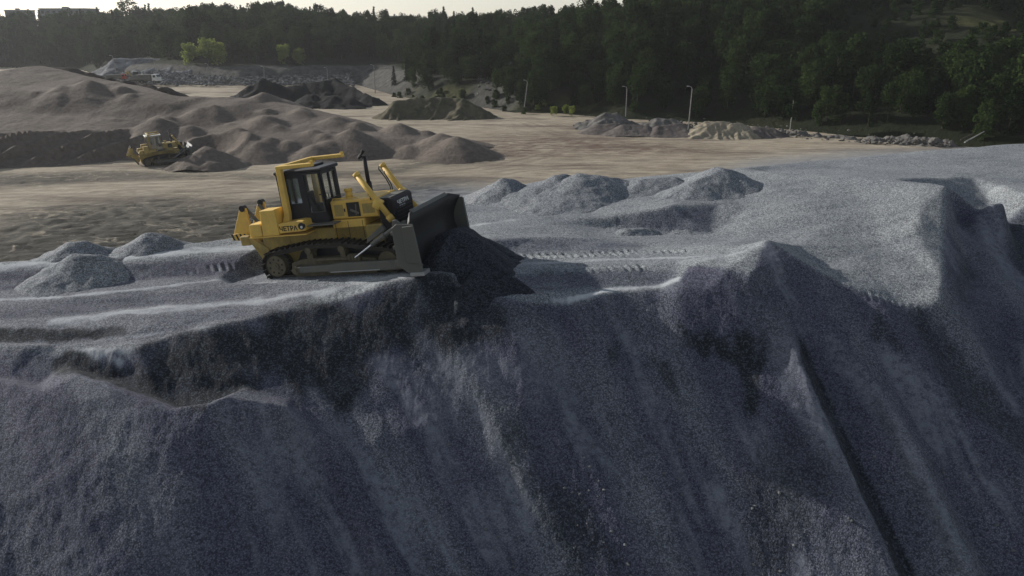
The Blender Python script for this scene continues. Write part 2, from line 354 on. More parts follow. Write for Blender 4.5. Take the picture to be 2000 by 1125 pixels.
LF((1650,620,-.1),(1710,690,-.2),(1768,790,-.3),(1815,875,-.45),(1860,975,-.5),(1930,1125,-.5),(2070,1400,-.4))
LF((1720,600,.05),(1760,650,.05),(1830,730,0),(1900,810,-.05),(1990,900,-.05),(2150,1050,-.1),(2400,1400,-.2))
LF((1800,640,-.4),(1870,730,-.5),(1950,800,-.6),(2050,880,-.65),(2300,1080,-.7))
LF((1855,610,-.25),(1900,670,-.45),(1950,740,-.6),(2030,830,-.6),(2300,1050,-.7)); LF((1890,600,-.9),(1950,680,-1.2),(2050,780,-1.3),(2300,960,-1.4))
LA((1872,430,10.2),(1885,500,9.45),(1895,560,8.9)); LA((1905,430,10.12),(1930,500,9.5),(1965,580,8.8),(2030,680,7.9)); LA((1960,440,9.9),(1990,520,9.0),(2030,600,8.3)); LA((2050,440,10.1),(2100,560,9.0),(2200,700,7.8))

def tin_sample(lines, TH, RR, base=-3.0):
    pts = []; edges = []; zs = []
    for ln in lines:
        i0 = len(pts)
        for p in ln: pts.append(Vector((p[0], p[1]))); zs.append(p[2])
        edges += [(i, i+1) for i in range(i0, len(pts)-1)]
    P0 = np.array([[p.x, p.y] for p in pts]); Z0 = np.array(zs)
    V, Ed, Fc, ov, oe, of = delaunay_2d_cdt(pts, edges, [], 0, 1e-4)
    vz = []
    for i, v in enumerate(V):
        if ov[i]: vz.append(float(np.mean([Z0[j] for j in ov[i]])))
        else:
            d = np.hypot(P0[:, 0]-v.x, P0[:, 1]-v.y); j = np.argsort(d)[:3]; ww = 1/(d[j]+1e-3); vz.append(float((Z0[j]*ww).sum()/ww.sum()))
    Zg = np.full((len(RR), len(TH)), base)
    for f in Fc:
        if len(f) != 3: continue
        (x0, y0), (x1, y1), (x2, y2) = [(V[i].x, V[i].y) for i in f]; z0, z1, z2 = [vz[i] for i in f]
        xs = np.array([x0, x1, x2]); ys = np.array([y0, y1, y2])
        th = np.arctan2(xs, ys); r = np.hypot(xs, ys)
        a, b = np.searchsorted(TH, th.min()-1e-4), np.searchsorted(TH, th.max()+1e-4)
        c, d = np.searchsorted(RR, r.min()*math.cos((th.max()-th.min())/2)*.97), np.searchsorted(RR, r.max()*1.001)
        if b <= a or d <= c: continue
        X = RR[c:d, None]*np.sin(TH[None, a:b]); Y = RR[c:d, None]*np.cos(TH[None, a:b])
        den = (y1-y2)*(x0-x2)+(x2-x1)*(y0-y2)
        if abs(den) < 1e-9: continue
        l0 = ((y1-y2)*(X-x2)+(x2-x1)*(Y-y2))/den; l1 = ((y2-y0)*(X-x2)+(x0-x2)*(Y-y2))/den; l2 = 1-l0-l1
        ins = (l0 >= -1e-6) & (l1 >= -1e-6) & (l2 >= -1e-6)
        sub = Zg[c:d, a:b]; sub[ins] = (l0*z0+l1*z1+l2*z2)[ins]
    return Zg
def blur(Z, sr, sc):
    for ax, s in ((0, sr), (1, sc)):
        k = int(3*s+1); ww = np.exp(-.5*(np.arange(-k, k+1)/s)**2); ww /= ww.sum()
        pad = [(0, 0), (0, 0)]; pad[ax] = (k, k); Zp = np.pad(Z, pad, mode='edge'); out = np.zeros_like(Z)
        for i, q in enumerate(ww):
            sl = [slice(None), slice(None)]; sl[ax] = slice(i, i+Z.shape[ax]); out += q*Zp[tuple(sl)]
        Z = out
    return Z
def pip(X, Y, poly):
    ins = np.zeros(X.shape, bool); n = len(poly)
    for i in range(n):
        x0, y0 = poly[i][:2]; x1, y1 = poly[(i+1) % n][:2]
        c = ((y0 > Y) != (y1 > Y)) & (X < (x1-x0)*(Y-y0)/(y1-y0+1e-12)+x0); ins ^= c
    return ins
def seg_dist(X, Y, a, b):
    ax, ay = a[:2]; bx, by = b[:2]; dx, dy = bx-ax, by-ay; L = dx*dx+dy*dy+1e-9
    t = np.clip(((X-ax)*dx+(Y-ay)*dy)/L, 0, 1); return np.hypot(X-ax-t*dx, Y-ay-t*dy), t
TH = np.linspace(R(-48), R(48), 1040); RR = np.geomspace(7.5, 100, 720)
GX = RR[:, None]*np.sin(TH)[None]; GY = RR[:, None]*np.cos(TH)[None]
GZ = tin_sample(LINES, TH, RR)
valid = GZ > -2.9
def warp_grid(Z, ax, ay):
    """shift the surface sideways by small uneven amounts (metres) so that crests and ribs run ragged, as loose stone does"""
    n, m = Z.shape; I, J = np.meshgrid(np.arange(n, dtype=float), np.arange(m, dtype=float), indexing='ij')
    I = np.clip(I+ay/np.gradient(RR)[:, None], 0, n-1.001); J = np.clip(J+ax/(RR[:, None]*(TH[1]-TH[0])), 0, m-1.001)
    i, j = I.astype(int), J.astype(int); fi, fj = I-i, J-j
    return (Z[i, j]*(1-fj)+Z[i, j+1]*fj)*(1-fi)+(Z[i+1, j]*(1-fj)+Z[i+1, j+1]*fj)*fi
wob = valid & (GY < 40)
GZs = blur(GZ, .9, 1.7)
GZs = np.where(wob, warp_grid(GZs, .06*fbm(GX*1.3, GY*1.3, 4, .6), .05*fbm(GX*1.3+31, GY*1.3, 4, .6)), GZs)
GZ = np.where(valid, GZs, GZ)
# the face below the edge: each tongue of tumbled gravel leans to the right, a short lit step where the next one starts
EDGE_LINE = max(LINES, key=len)
fpoly = [p[:2] for p in EDGE_LINE]
face_in = pip(GX, GY, [(-60, 25)]+[(-20, 24.0)]+fpoly+[(70, 30), (70, 2), (-60, 2)]).astype(float)
face = blur(face_in, .8, 1.4)
lean = np.interp(GX, [-8, 0, 4, 9, 14], [.75, .7, .5, .2, .15])
sx = GX+lean*(GY-25)                                     # across the fall line
sy = GY
warp = fbm(GX*.35, GY*.35, 3)*.6
us = sx+.5*warp+.28*fbm(GX*1.1+3, GY*.6, 3)
def saw(u, knots):
    out = np.zeros_like(u)
    for u0, u1, rise, run in knots:                      # falls from u0 to u1 by rise, then climbs back within run
        m = (u >= u0) & (u < u1); out = np.where(m, rise*(.5-(u-u0)/(u1-u0)), out)
        m = (u >= u1) & (u < u1+run); out = np.where(m, rise*(-.5+(u-u1)/run), out)
    return out
tong = saw(us, [(-13, -9.3, .9, .7), (-8.6, -3.4, 1.3, .7), (-2.7, .6, .9, 2.2), (2.8, 4.6, .5, 1.2)])
down = sstep(.2, 3.0, 25.0-GY)
GZ += face*blur(tong, 2, 4)*down*.13*np.where(us > -3.0, 1-sstep(1.0, 3.5, 24.5-GY), 1-.5*sstep(-.2, .4, fbm(GX*.6, GY*.5, 2)))*(1+.8*fbm(GX*.4, GY*.4, 2))
GZ += face*(.07*fbm(us*.9, sy*.13, 3)*.7+.010*fbm(us*2.4, sy*.3, 3))*sstep(0, 1.5, 25.5-GY)
GZ += (1-face)*(.05*fbm(GX*.16+3, GY*.8+GX*.12, 3)+.03*fbm(GX*.5, GY*1.9, 3))
GZ += face*.012*(.3+.7*sstep(-9, -5, GX))*np.clip(fbm(GX*2.6+5, GY*2.6, 4, .6)+.15, -.2, 1)*np.clip(.4+1.5*fbm(GX*.35, GY*.35, 3), 0, 1.2)
GZ += .005*fbm(GX*5, GY*5, 3)+.003*rng.standard_normal(GX.shape)*(RR[:, None] < 45)
# the packed bed under the tracks
ddx = (GX-D_O.x)*D_F.x/ (D_F.x**2+D_F.y**2) + (GY-D_O.y)*D_F.y/(D_F.x**2+D_F.y**2)
ddy = (GX-D_O.x)*D_L.x+(GY-D_O.y)*D_L.y
bed = sstep(-2.2, -1.4, ddx)*(1-sstep(6.6, 7.4, ddx))*(1-sstep(2.0, 2.6, np.abs(ddy-.1)))
bz = D_O.z+ddx*D_F.z+.0
GZ = GZ*(1-bed)+(bz+.015*fbm(GX*4, GY*4, 2))*bed
# grouser prints pressed by earlier passes
def prints(poly, half, pitch, depth, rot=0.0, fade=.12):
    global GZ
    P = [np.array(p[:2]) for p in poly]; s0 = 0
    for a, b in zip(P[:-1], P[1:]):
        d = b-a; L = np.hypot(*d); d = d/L; n = np.array([-d[1], d[0]])
        s = (GX-a[0])*d[0]+(GY-a[1])*d[1]; wv = (GX-a[0])*n[0]+(GY-a[1])*n[1]
        m = (s >= 0) & (s < L) & (np.abs(wv) < half)
        ph = ((s+s0+rot*wv+.05*fbm(GX*2, GY*2, 2)) % pitch)/pitch
        env = np.clip((half-np.abs(wv))/.08, 0, 1)*np.clip(.7+1.6*fbm(GX*.9, GY*.9, 3), .05, 1)
        GZ = GZ+m*env*(depth*np.cos(ph*2*math.pi)-depth*.35)
        s0 += L
prints([A(1010,505,9.55),A(1100,500,9.6),A(1250,493,9.7),A(1345,491,9.85)], .34, .29, .062, .3)
prints([A(1040,532,9.68),A(1130,528,9.72),A(1255,521,9.8)], .28, .29, .07, .3)
prints([A(1690,572,9.4),A(1770,590,9.2),A(1835,600,9.15)], .22, .24, .05, .3)
prints([A(1075,590,9.3),A(1130,580,9.42)], .22, .24, .05, .3)
prints([A(360,533,9.0),A(500,520,9.1)], .28, .27, .05, .3)
prints([A(560,605,9.05),A(650,580,9.25),A(740,556,9.6)], .14, .27, .03, .2)
def hit(px, py):
    """where a sight line meets the pile"""
    x, y, d = ray(px, py); Ys = np.arange(14, 75, .03); t = Ys/y; X = x*t; Z = CAM_Z+d*t
    j = np.clip(np.searchsorted(TH, np.arctan2(X, Ys)), 0, len(TH)-1); i = np.clip(np.searchsorted(RR, np.hypot(X, Ys)), 0, len(RR)-1)
    b = np.nonzero(GZ[i, j] >= Z)[0]; k = b[0] if len(b) else -1
    return (float(X[k]), float(Ys[k]), float(Z[k]))
# wet gravel pushed over the edge, shade painted dark, and pale streaks of fines
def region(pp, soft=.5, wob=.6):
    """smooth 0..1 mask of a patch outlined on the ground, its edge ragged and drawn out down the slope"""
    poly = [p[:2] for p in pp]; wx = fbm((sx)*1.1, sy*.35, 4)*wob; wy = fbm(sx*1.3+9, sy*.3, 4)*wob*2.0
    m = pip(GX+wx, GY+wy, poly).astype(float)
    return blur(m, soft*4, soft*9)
damp = region([hit(812,541),hit(770,553),hit(720,572),hit(650,594),hit(560,612),hit(470,632),hit(330,662),hit(258,684),hit(300,740),hit(380,800),hit(470,760),hit(540,720),hit(620,790),hit(660,830),hit(700,760),hit(740,690),hit(800,660),hit(880,690),hit(960,640),hit(1000,600),hit(1080,597),hit(1000,585),hit(887,560)])  # wet spill, also painting the unlit slope below the edge dark
d2 = region([hit(-300,650),hit(0,641),hit(150,646),hit(250,637),hit(250,654),hit(100,668),hit(-300,680)], .12, .12)  # shade of the terrace riser painted as a dark band
d3 = region([hit(104,700),hit(135,687),hit(195,706),hit(300,730),hit(420,780),hit(400,808),hit(330,791),hit(240,757),hit(150,731),hit(112,731)], .12, .12)  # shade of the hollow painted near-black
d4 = region([hit(1322,655),hit(1400,662),hit(1495,652),hit(1500,690),hit(1475,790),hit(1450,800),hit(1440,700),hit(1340,690)], .14, .25)  # shadow under the overhanging lump painted dark
d6 = region([hit(950,800),hit(1010,830),hit(1130,1000),hit(1230,1140),hit(1120,1140),hit(1030,980)], .4, .6)+region([hit(1185,680),hit(1210,660),hit(1205,720),hit(1190,720)], .12, .2)+region([hit(1270,680),hit(1300,700),hit(1330,790),hit(1300,770)], .15, .3)+region([hit(1690,640),hit(1720,620),hit(1760,690),hit(1740,700)], .15, .3)+region([hit(1870,470),hit(1900,540),hit(1890,600),hit(1865,560)], .3, .4)+region([hit(1955,410),hit(2010,400),hit(2020,540),hit(1985,520)], .2, .3)  # wet streak, then shade painted at rib feet and right-facing walls
d7 = region([hit(1556,650),hit(1585,705),hit(1630,798),hit(1682,908),hit(1735,1015),hit(1790,1140),hit(1760,1140),hit(1708,1015),hit(1657,908),hit(1606,798),hit(1565,706)], .1, .1)  # gully shade beside the rib painted as a dark line
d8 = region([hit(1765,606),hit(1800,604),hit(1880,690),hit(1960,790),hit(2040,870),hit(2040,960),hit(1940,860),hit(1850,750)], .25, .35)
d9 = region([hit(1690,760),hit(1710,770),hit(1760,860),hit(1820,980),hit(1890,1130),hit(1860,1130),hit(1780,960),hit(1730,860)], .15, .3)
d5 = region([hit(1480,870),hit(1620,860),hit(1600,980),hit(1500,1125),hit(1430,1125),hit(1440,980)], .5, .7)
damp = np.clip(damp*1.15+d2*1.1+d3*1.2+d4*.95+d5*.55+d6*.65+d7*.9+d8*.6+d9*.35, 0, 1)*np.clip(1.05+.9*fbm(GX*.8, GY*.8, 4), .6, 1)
st = fbm((sx+.6*warp)*.8+4, sy*.12, 5, .55); patch = fbm(GX*.18+7, GY*.22, 3)
fines = face*np.clip(sstep(.08, .5, st+.45*patch), 0, 1)*(1-damp)*(.25+.75*sstep(-9.5, -6, GX))
fines += region([hit(720,700),hit(850,690),hit(1080,660),hit(1110,820),hit(1040,800),hit(900,780),hit(880,900),hit(780,830)], .35, 1.0)*.6*(1-damp)
fines += region([hit(470,860),hit(560,800),hit(640,870),hit(620,960),hit(560,940),hit(585,1080),hit(540,960)], .35, .8)*.7
fines += region([hit(1535,640),hit(1560,700),hit(1600,800),hit(1650,910),hit(1640,930),hit(1580,860),hit(1530,760),hit(1500,690)], .25, .4)*.55+region([hit(1600,640),hit(1650,680),hit(1740,790),hit(1790,880),hit(1830,970),hit(1890,1120),hit(1840,1060),hit(1770,930),hit(1700,810),hit(1620,700)], .2, .3)*.7
fines += region([hit(1080,700),hit(1100,790),hit(1160,850),hit(1235,955),hit(1180,920),hit(1110,850)], .2, .4)*.8+region([hit(840,760),hit(860,880),hit(800,840)], .2, .5)*.7
fines = np.clip(fines*(1-.8*np.clip(damp, 0, 1)), 0, 1)
coarse_shade = np.clip(face*(.9+.5*fbm(us*.5, sy*.15, 4)), 0, 1)  # face stone, darkened to carry the shade of the slope
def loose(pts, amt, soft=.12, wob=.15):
    """tumbled stone, with the shade of risers and scarps painted darker"""
    global coarse_shade
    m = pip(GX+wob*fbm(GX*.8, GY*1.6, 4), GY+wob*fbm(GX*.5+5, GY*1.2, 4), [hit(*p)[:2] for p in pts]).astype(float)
    coarse_shade = np.maximum(coarse_shade, blur(m, soft*8, soft*18)*amt*np.clip(.95+.6*fbm(GX*.5, GY*1.5, 3), .4, 1))
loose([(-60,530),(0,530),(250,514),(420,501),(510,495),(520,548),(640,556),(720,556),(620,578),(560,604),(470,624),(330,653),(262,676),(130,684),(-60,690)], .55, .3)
loose([(-60,535),(0,530),(120,522),(250,514),(420,501),(500,495),(515,520),(440,541),(350,546),(250,553),(120,567),(0,572),(-60,576)], .95)  # shaded terrace riser painted dark
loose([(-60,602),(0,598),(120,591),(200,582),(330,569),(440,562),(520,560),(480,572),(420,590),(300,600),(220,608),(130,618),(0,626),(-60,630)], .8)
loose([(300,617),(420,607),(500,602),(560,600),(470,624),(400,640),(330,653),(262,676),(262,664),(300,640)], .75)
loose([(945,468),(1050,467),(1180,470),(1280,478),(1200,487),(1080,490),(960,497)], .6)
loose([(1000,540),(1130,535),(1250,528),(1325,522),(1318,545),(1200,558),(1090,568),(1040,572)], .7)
loose([(1195,440),(1245,420),(1308,407),(1398,400),(1388,455),(1300,455),(1215,446)], .75)  # shaded scarp facets painted dark
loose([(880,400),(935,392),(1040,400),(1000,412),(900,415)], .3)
# pale dusty lanes, and sunlit ledges and ramp painted lighter
lane_lit = np.zeros_like(GX)
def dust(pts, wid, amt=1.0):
    global lane_lit
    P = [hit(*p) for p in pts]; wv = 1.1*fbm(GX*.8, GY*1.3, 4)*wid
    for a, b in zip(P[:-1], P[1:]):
        d, t = seg_dist(GX, GY, a, b); lane_lit = np.maximum(lane_lit, amt*(1-sstep(wid*.1, wid*1.1, d+wv)))
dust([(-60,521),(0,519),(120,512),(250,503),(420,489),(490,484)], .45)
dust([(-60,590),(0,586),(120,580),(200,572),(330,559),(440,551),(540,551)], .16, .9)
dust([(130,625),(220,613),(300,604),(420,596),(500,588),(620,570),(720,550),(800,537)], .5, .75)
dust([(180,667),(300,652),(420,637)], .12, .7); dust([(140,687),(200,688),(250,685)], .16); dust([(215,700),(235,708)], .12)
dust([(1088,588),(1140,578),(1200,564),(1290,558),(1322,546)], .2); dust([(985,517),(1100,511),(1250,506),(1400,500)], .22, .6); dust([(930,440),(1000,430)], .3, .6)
dust([(1350,507),(1420,500),(1485,482)], .5, .55); dust([(1010,405),(1120,392),(1300,372),(1380,378)], .25, .5); dust([(560,450),(480,478),(380,490)], .5, .5); dust([(1940,372),(2010,368)], .4, .25)  # first strip paints the sunlit ramp beside the peak lighter
lane_lit = np.clip(lane_lit*(1-damp)*np.clip(.9+.8*fbm(GX*.9, GY*2, 3), .3, 1), 0, 1)
coarse_shade *= 1-.8*lane_lit
me = grid_mesh('gravel_stockpile', GX, GY, GZ, valid & (GZ > -1.2), {'damp': damp, 'fines': fines, 'coarse_shade': coarse_shade, 'lane_lit': lane_lit})
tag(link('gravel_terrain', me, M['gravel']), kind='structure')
gj = {}
def ground_z(x, y):
    th = math.atan2(x, y); r = math.hypot(x, y)
    j = int(np.clip(np.searchsorted(TH, th), 0, len(TH)-1)); i = int(np.clip(np.searchsorted(RR, r), 0, len(RR)-1)); return float(GZ[i, j])

# ---------------------------------------------------------------- heaps: angle-of-repose ridges on a small grid of their own
def heap_mesh(name, segs, zb, res, slope=.68, rnd=.15, rough=.05, seed=0, cut=None, nscale=1.0, attrs=None, gully=0.0, flare=.28, steepen=None):
    """segs: list of (ridge point a, ridge point b) with heights; zb: base height the flanks run down past"""
    pts = [p for s in segs for p in s[:2]]; rad = max(p[2]-zb for p in pts)/slope*1.15+.5
    x0 = min(p[0] for p in pts)-rad; x1 = max(p[0] for p in pts)+rad; y0 = min(p[1] for p in pts)-rad; y1 = max(p[1] for p in pts)+rad
    xs = np.arange(x0, x1, res); ys = np.arange(y0, y1, res); X, Y = np.meshgrid(xs, ys)
    Z = np.full(X.shape, -1e3); o = seed*17.3
    wx = X+fbm(X/(rad*.5)+o, Y/(rad*.5), 3)*rad*.10; wy = Y+fbm(X/(rad*.5), Y/(rad*.5)+o, 3)*rad*.10
    for s in segs:
        a, b = s[0], s[1]; sl = s[2] if len(s) > 2 else slope
        d, t = seg_dist(wx, wy, a, b); d = np.sqrt(d*d+rnd*rnd)-rnd
        ang = np.arctan2(wy-(a[1]+b[1])/2, wx-(a[0]+b[0])/2)
        z = a[2]+(b[2]-a[2])*t-sl*d*(1-flare*np.clip(d/rad, 0, 1))*(1+gully*perlin(ang*4+o, d*.15+o))
        Z = np.maximum(Z, z)
    Z += rough*fbm(X*nscale+o, Y*nscale-o, 5, .55)
    if steepen is not None: Z -= steepen(X, Y)
    keep = Z > zb-.15*rad
    if cut is not None: keep &= cut(X, Y)
    return grid_mesh(name, X, Y, Z, keep)
def heap(name, label, cat, segs, zb, res, mat, group=None, **kw):
    return tag(link(name, heap_mesh(name, segs, zb, res, **kw), mat), label, cat, group)
def on(px, py, Y): return AY(px, py, Y)
g = 'small heaps of crushed gravel on the plateau'
heap('gravel_heap', 'low grey gravel heap at the left rim, beside the slightly higher one', 'gravel heap', [(on(140,471,30.9), on(162,471,31.0), .62)], 8.7, .07, M['heap_gravel'], g, seed=1, rough=.04, nscale=2)
heap('gravel_heap', 'rounded grey gravel heap nearest behind the bulldozer ripper on the left rim', 'gravel heap', [(on(288,455,31.6), on(308,456,31.7), .66)], 8.9, .07, M['heap_gravel'], g, seed=2, rough=.04, nscale=2)
heap('gravel_heap', 'front grey gravel heap at far left, in front of two rim heaps', 'gravel heap', [(on(150,494,29.5), on(190,496,29.6), .58)], 7.9, .07, M['heap_gravel'], g, seed=3, rough=.04, nscale=2)
heap('gravel_heap', 'pointed grey gravel heap with bright left flank beyond the blade', 'gravel heap', [(on(985,348,40.4), on(1000,350,40.7), .66)], 9.0, .08, M['heap_gravel'], g, seed=4, rough=.04, nscale=2)
heap('gravel_heap', 'gravel heap at the rear rim just right of the pointed one', 'gravel heap', [(on(1085,342,39.8), on(1105,340,40.0), .5), (on(1050,366,39.6), on(1085,342,39.8), .5)], 9.0, .08, M['heap_gravel'], g, seed=5, rough=.04, nscale=2)
heap('gravel_heap', 'gravel heap in the middle of the rear rim row', 'gravel heap', [(on(1138,339,39.4), on(1180,344,39.8), .46), (on(1180,344,39.8), on(1230,354,40.0), .46)], 9.0, .08, M['heap_gravel'], g, seed=6, rough=.04, nscale=2)
heap('gravel_heap', 'long gravel ridge heap with dark right end on the rear rim', 'gravel heap', [(on(1310,386,36.6), on(1362,352,37.6), .46), (on(1362,352,37.6), on(1412,326,38.6), .46), (on(1412,326,38.6), on(1442,332,38.6), .6)], 9.2, .08, M['heap_gravel'], g, seed=7, rough=.04, nscale=2)
heap('gravel_heap', 'broad low gravel heap on the rear rim left of the long ridge heap', 'gravel heap', [(on(1250,350,39.6), on(1312,345,39.8), .42)], 9.2, .08, M['heap_gravel'], g, seed=17, rough=.04, nscale=2)
heap('gravel_heap', 'small gravel heap with dark face in the middle of the lit plateau', 'gravel heap', [(on(1225,446,33.3), on(1265,445,33.6), .6)], 9.3, .06, M['heap_gravel'], g, seed=8, rough=.03, nscale=2)
def front_of_blade(X, Y):
    lx = ((X-D_O.x)*D_F.x+(Y-D_O.y)*D_F.y)/(D_F.x**2+D_F.y**2); ly = (X-D_O.x)*D_L.x+(Y-D_O.y)*D_L.y
    return (lx > 6.05)
def near_edge(X, Y):                                     # the load breaks off steeply where the crest falls away
    return 1.0*np.maximum(0, -1.5-((X-D_O.x)*D_L.x+(Y-D_O.y)*D_L.y))
heap('gravel_load', 'wet gravel load, darkened with painted shade, heaped against the front of the bulldozer blade', 'gravel heap',
     [(dz(6.65,-1.25,.72), dz(6.7,-.1,1.12), 1.05), (dz(6.7,-.1,1.12), dz(6.85,1.4,.85), .62), (dz(6.7,-.1,1.12), dz(7.3,.0,.85), .66)], 8.9, .05, M['damp_shaded_gravel'], seed=9, rough=.05, nscale=2, cut=front_of_blade, flare=0, steepen=near_edge)
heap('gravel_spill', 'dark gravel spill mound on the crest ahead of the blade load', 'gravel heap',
     [(on(915,548,25.6), on(945,525,25.9), 1.1), (on(945,525,25.9), on(1000,540,25.9), 1.1), (on(1000,540,25.9), on(1078,587,25.5), 1.1)], 8.3, .05, M['damp_shaded_gravel'], seed=10, rough=.05, nscale=2, flare=0)

# ================================================================ QUARRY FLOOR
TH2 = np.linspace(R(-62), R(62), 520); RR2 = np.concatenate([np.linspace(2, 55, 40)[:-1], np.geomspace(55, 520, 520), np.geomspace(540, 5000, 14)])
QX = RR2[:, None]*np.sin(TH2)[None]; QY = RR2[:, None]*np.cos(TH2)[None]
def pmask(pts, soft):
    m = pip(QX+fbm(QX*.05, QY*.05, 3)*8, QY+fbm(QX*.05+5, QY*.05, 3)*8, [p[:2] for p in pts]).astype(float); return blur(m, soft, soft)
wet = pmask([A(-300,500,0),A(0,480,0),A(60,415,0),A(300,395,0),A(520,385,0),A(700,370,0),A(900,350,0),A(960,356,0),A(960,420,0),A(500,500,0),A(0,540,0)], 7)
wet = np.maximum(wet, .8*pmask([A(-200,350,0),A(200,333,0),A(420,338,0),A(700,330,0),A(900,312,0),A(1000,290,0),A(1010,300,0),A(880,325,0),A(640,348,0),A(300,352,0),A(0,362,0)], 3))
red = pmask([A(900,315,0),A(1000,262,0),A(1120,258,0),A(1210,275,0),A(1420,300,0),A(1420,312,0),A(1200,296,0),A(1050,305,0)], 5)
greyed = pmask([A(830,400,0),A(860,368,0),A(960,358,0),A(1060,356,0),A(1060,420,0)], 9)*.85
greyed = np.maximum(greyed, pmask([A(1400,350,0),A(1500,318,0),A(1900,280,0),A(2100,270,0),A(2100,350,0)], 6)*.8)
rut = np.zeros_like(QX)
def ruts(pts, amt=.8, gauge=2.0, wd=.38):
    global rut
    P = [Vector(A(px, py, 0)[:2]) for px, py in pts]; Q = []
    for i in range(len(P)-1):                                   # smooth the bends
        p0, p1, p2, p3 = P[max(i-1, 0)], P[i], P[i+1], P[min(i+2, len(P)-1)]
        for k in range(6):
            t = k/6; Q.append(.5*((2*p1)+(p2-p0)*t+(2*p0-5*p1+4*p2-p3)*t*t+(3*p1-p0-3*p2+p3)*t*t*t))
    Q.append(P[-1]); brk = np.clip(.75+1.3*fbm(QX*.12, QY*.12, 3), 0, 1)
    for a, b in zip(Q[:-1], Q[1:]):
        n_ = Vector((-(b-a).y, (b-a).x)).normalized()*gauge/2
        for sd in (-1, 1):
            d, t = seg_dist(QX, QY, a+n_*sd, b+n_*sd); rut = np.maximum(rut, amt*brk*(1-sstep(wd*.5, wd*1.5, d)))
ruts([(1010,228),(1090,245),(1120,262),(1060,285),(960,305),(760,322),(480,340),(200,352)]); ruts([(1030,230),(1130,250),(1160,268),(1080,300),(900,335),(600,352),(300,362),(0,372)])
ruts([(770,236),(900,240),(1010,236),(1090,262),(1240,282),(1420,300)]); ruts([(1150,262),(1300,276),(1500,288),(1660,292)], .6); ruts([(1000,262),(1150,286),(1350,300),(1500,298)], .7); ruts([(960,330),(1080,300),(1180,270),(1100,246)], .6)
ruts([(0,470),(120,430),(230,402),(380,385),(600,372),(820,352)], .9); ruts([(160,480),(220,440),(290,415),(420,398),(560,395)], .9); ruts([(300,455),(250,425),(190,400),(60,385)], .9); ruts([(420,450),(330,430),(260,400),(240,375)], .8); ruts([(0,430),(150,408),(330,375),(560,352),(800,335)], .7); ruts([(0,390),(200,378),(420,360)], .6); ruts([(860,352),(940,345),(1040,330),(1200,325)], .7)
near = (QY > 50) & (QY < 420)
QZ = .05*fbm(QX*.15, QY*.15, 4)+near*(wet*.30+red*.15)*fbm(QX*.25+QY*.1, QY*.9-QX*.2, 5, .6)
QZ = np.where(RR2[:, None] > 420, -.3, QZ)
tag(link('quarry_floor', grid_mesh('quarry_floor', QX, QY, QZ, None, {'wet': wet, 'red': red, 'greyed': greyed, 'rut': rut}), M['floor']), kind='structure')

# ================================================================ HILLSIDE
EDGE = [A(-700,150,0),A(-300,134,0),A(0,130,0),A(150,134,0),A(230,160,0),A(450,167,0),A(690,164,0),A(760,184,0),A(830,198,0),A(930,208,0),A(1000,220,0),A(1100,222,0),A(1200,232,0),A(1350,238,0),A(1500,249,0),A(1700,270,0),A(1870,285,0),A(2100,302,0),A(2700,335,0),A(4200,400,0)]
EP = np.array([e[:2] for e in EDGE])
def edge_field(X, Y):
    best = np.full(X.shape, 1e9); tt = np.zeros(X.shape); sgn = np.ones(X.shape)
    for i in range(len(EP)-1):
        a, b = EP[i], EP[i+1]; d, t = seg_dist(X, Y, a, b)
        cr = (b[0]-a[0])*(Y-a[1])-(b[1]-a[1])*(X-a[0])
        m = d < best; best = np.where(m, d, best); tt = np.where(m, i+t, tt); sgn = np.where(m, np.sign(cr), sgn)
    return best*sgn, tt
# along the edge: rise of the first bank, hill height, length of the slope
PAR = np.array([(3,12,70),(3,12,70),(3,12.5,70),(4,12.5,70),(5,13,75),(5,13,75),(5,13.5,75),(5,14,70),(5,15,65),(5,16,62),(5,18,62),(4,21,66),(4,23,70),(3,25,78),(3,25,85),(3,25,95),(3,25,100),(3,25,100),(3,25,100),(3,25,100)], float)
def par(t, k):
    return np.interp(t, np.arange(len(PAR)), PAR[:, k])
def hill_z(X, Y):
    d, t = edge_field(X, Y); d = d+4*fbm(X*.03, Y*.03, 3)*sstep(0, 12, d)
    b, H, L = par(t, 0), par(t, 1), par(t, 2)
    z = b*sstep(0, 9, d)+(H-b)*(.35*sstep(4, L*.6, d)+.65*sstep(8, L, d))
    right = sstep(14.2, 15.2, t)                         # terrace with dry grass on the right
    z2 = 3*sstep(0, 9, d)+14.3*sstep(6, 52, d)+8.5*sstep(66, 100, d)
    z = z*(1-right)+z2*right
    z = z+.9*fbm(X*.06, Y*.06, 4)*sstep(2, 20, d)+.35*fbm(X*.3, Y*.3, 3)*sstep(0, 4, d)
    return np.where(d < 0, d*.3, z), d, t
TH3 = np.linspace(R(-58), R(58), 620); RR3 = np.concatenate([np.geomspace(85, 520, 330), np.geomspace(540, 4500, 14)])
HX = RR3[:, None]*np.sin(TH3)[None]; HY = RR3[:, None]*np.cos(TH3)[None]
HZ, HD, HT = hill_z(HX, HY)
terr = sstep(14.0, 15.0, HT)*sstep(50, 54, HD)*(1-sstep(64, 70, HD))
grass = np.clip(terr+.5*(1-sstep(3, 9, HD))*sstep(6.5, 8.0, HT)*(1-sstep(11.2, 12, HT))*(fbm(HX*.1, HY*.1, 3) > -.05), 0, 1)
stony = np.clip((1-sstep(9, 15, HD))*(1-sstep(6.6, 8.2, HT))*sstep(3.2, 3.8, HT)+.8*(1-sstep(7, 12, HD))*sstep(8.4, 8.9, HT)*(1-sstep(9.6, 10.2, HT)), 0, 1)
tag(link('hillside', grid_mesh('hillside', HX, HY, HZ, HD > -2, {'grass': grass, 'stony': stony}), M['hill']), kind='structure')
def hz1(x, y):
    z, d, t = hill_z(np.array([[x]]), np.array([[y]])); return float(z[0, 0]), float(d[0, 0]), float(t[0, 0])

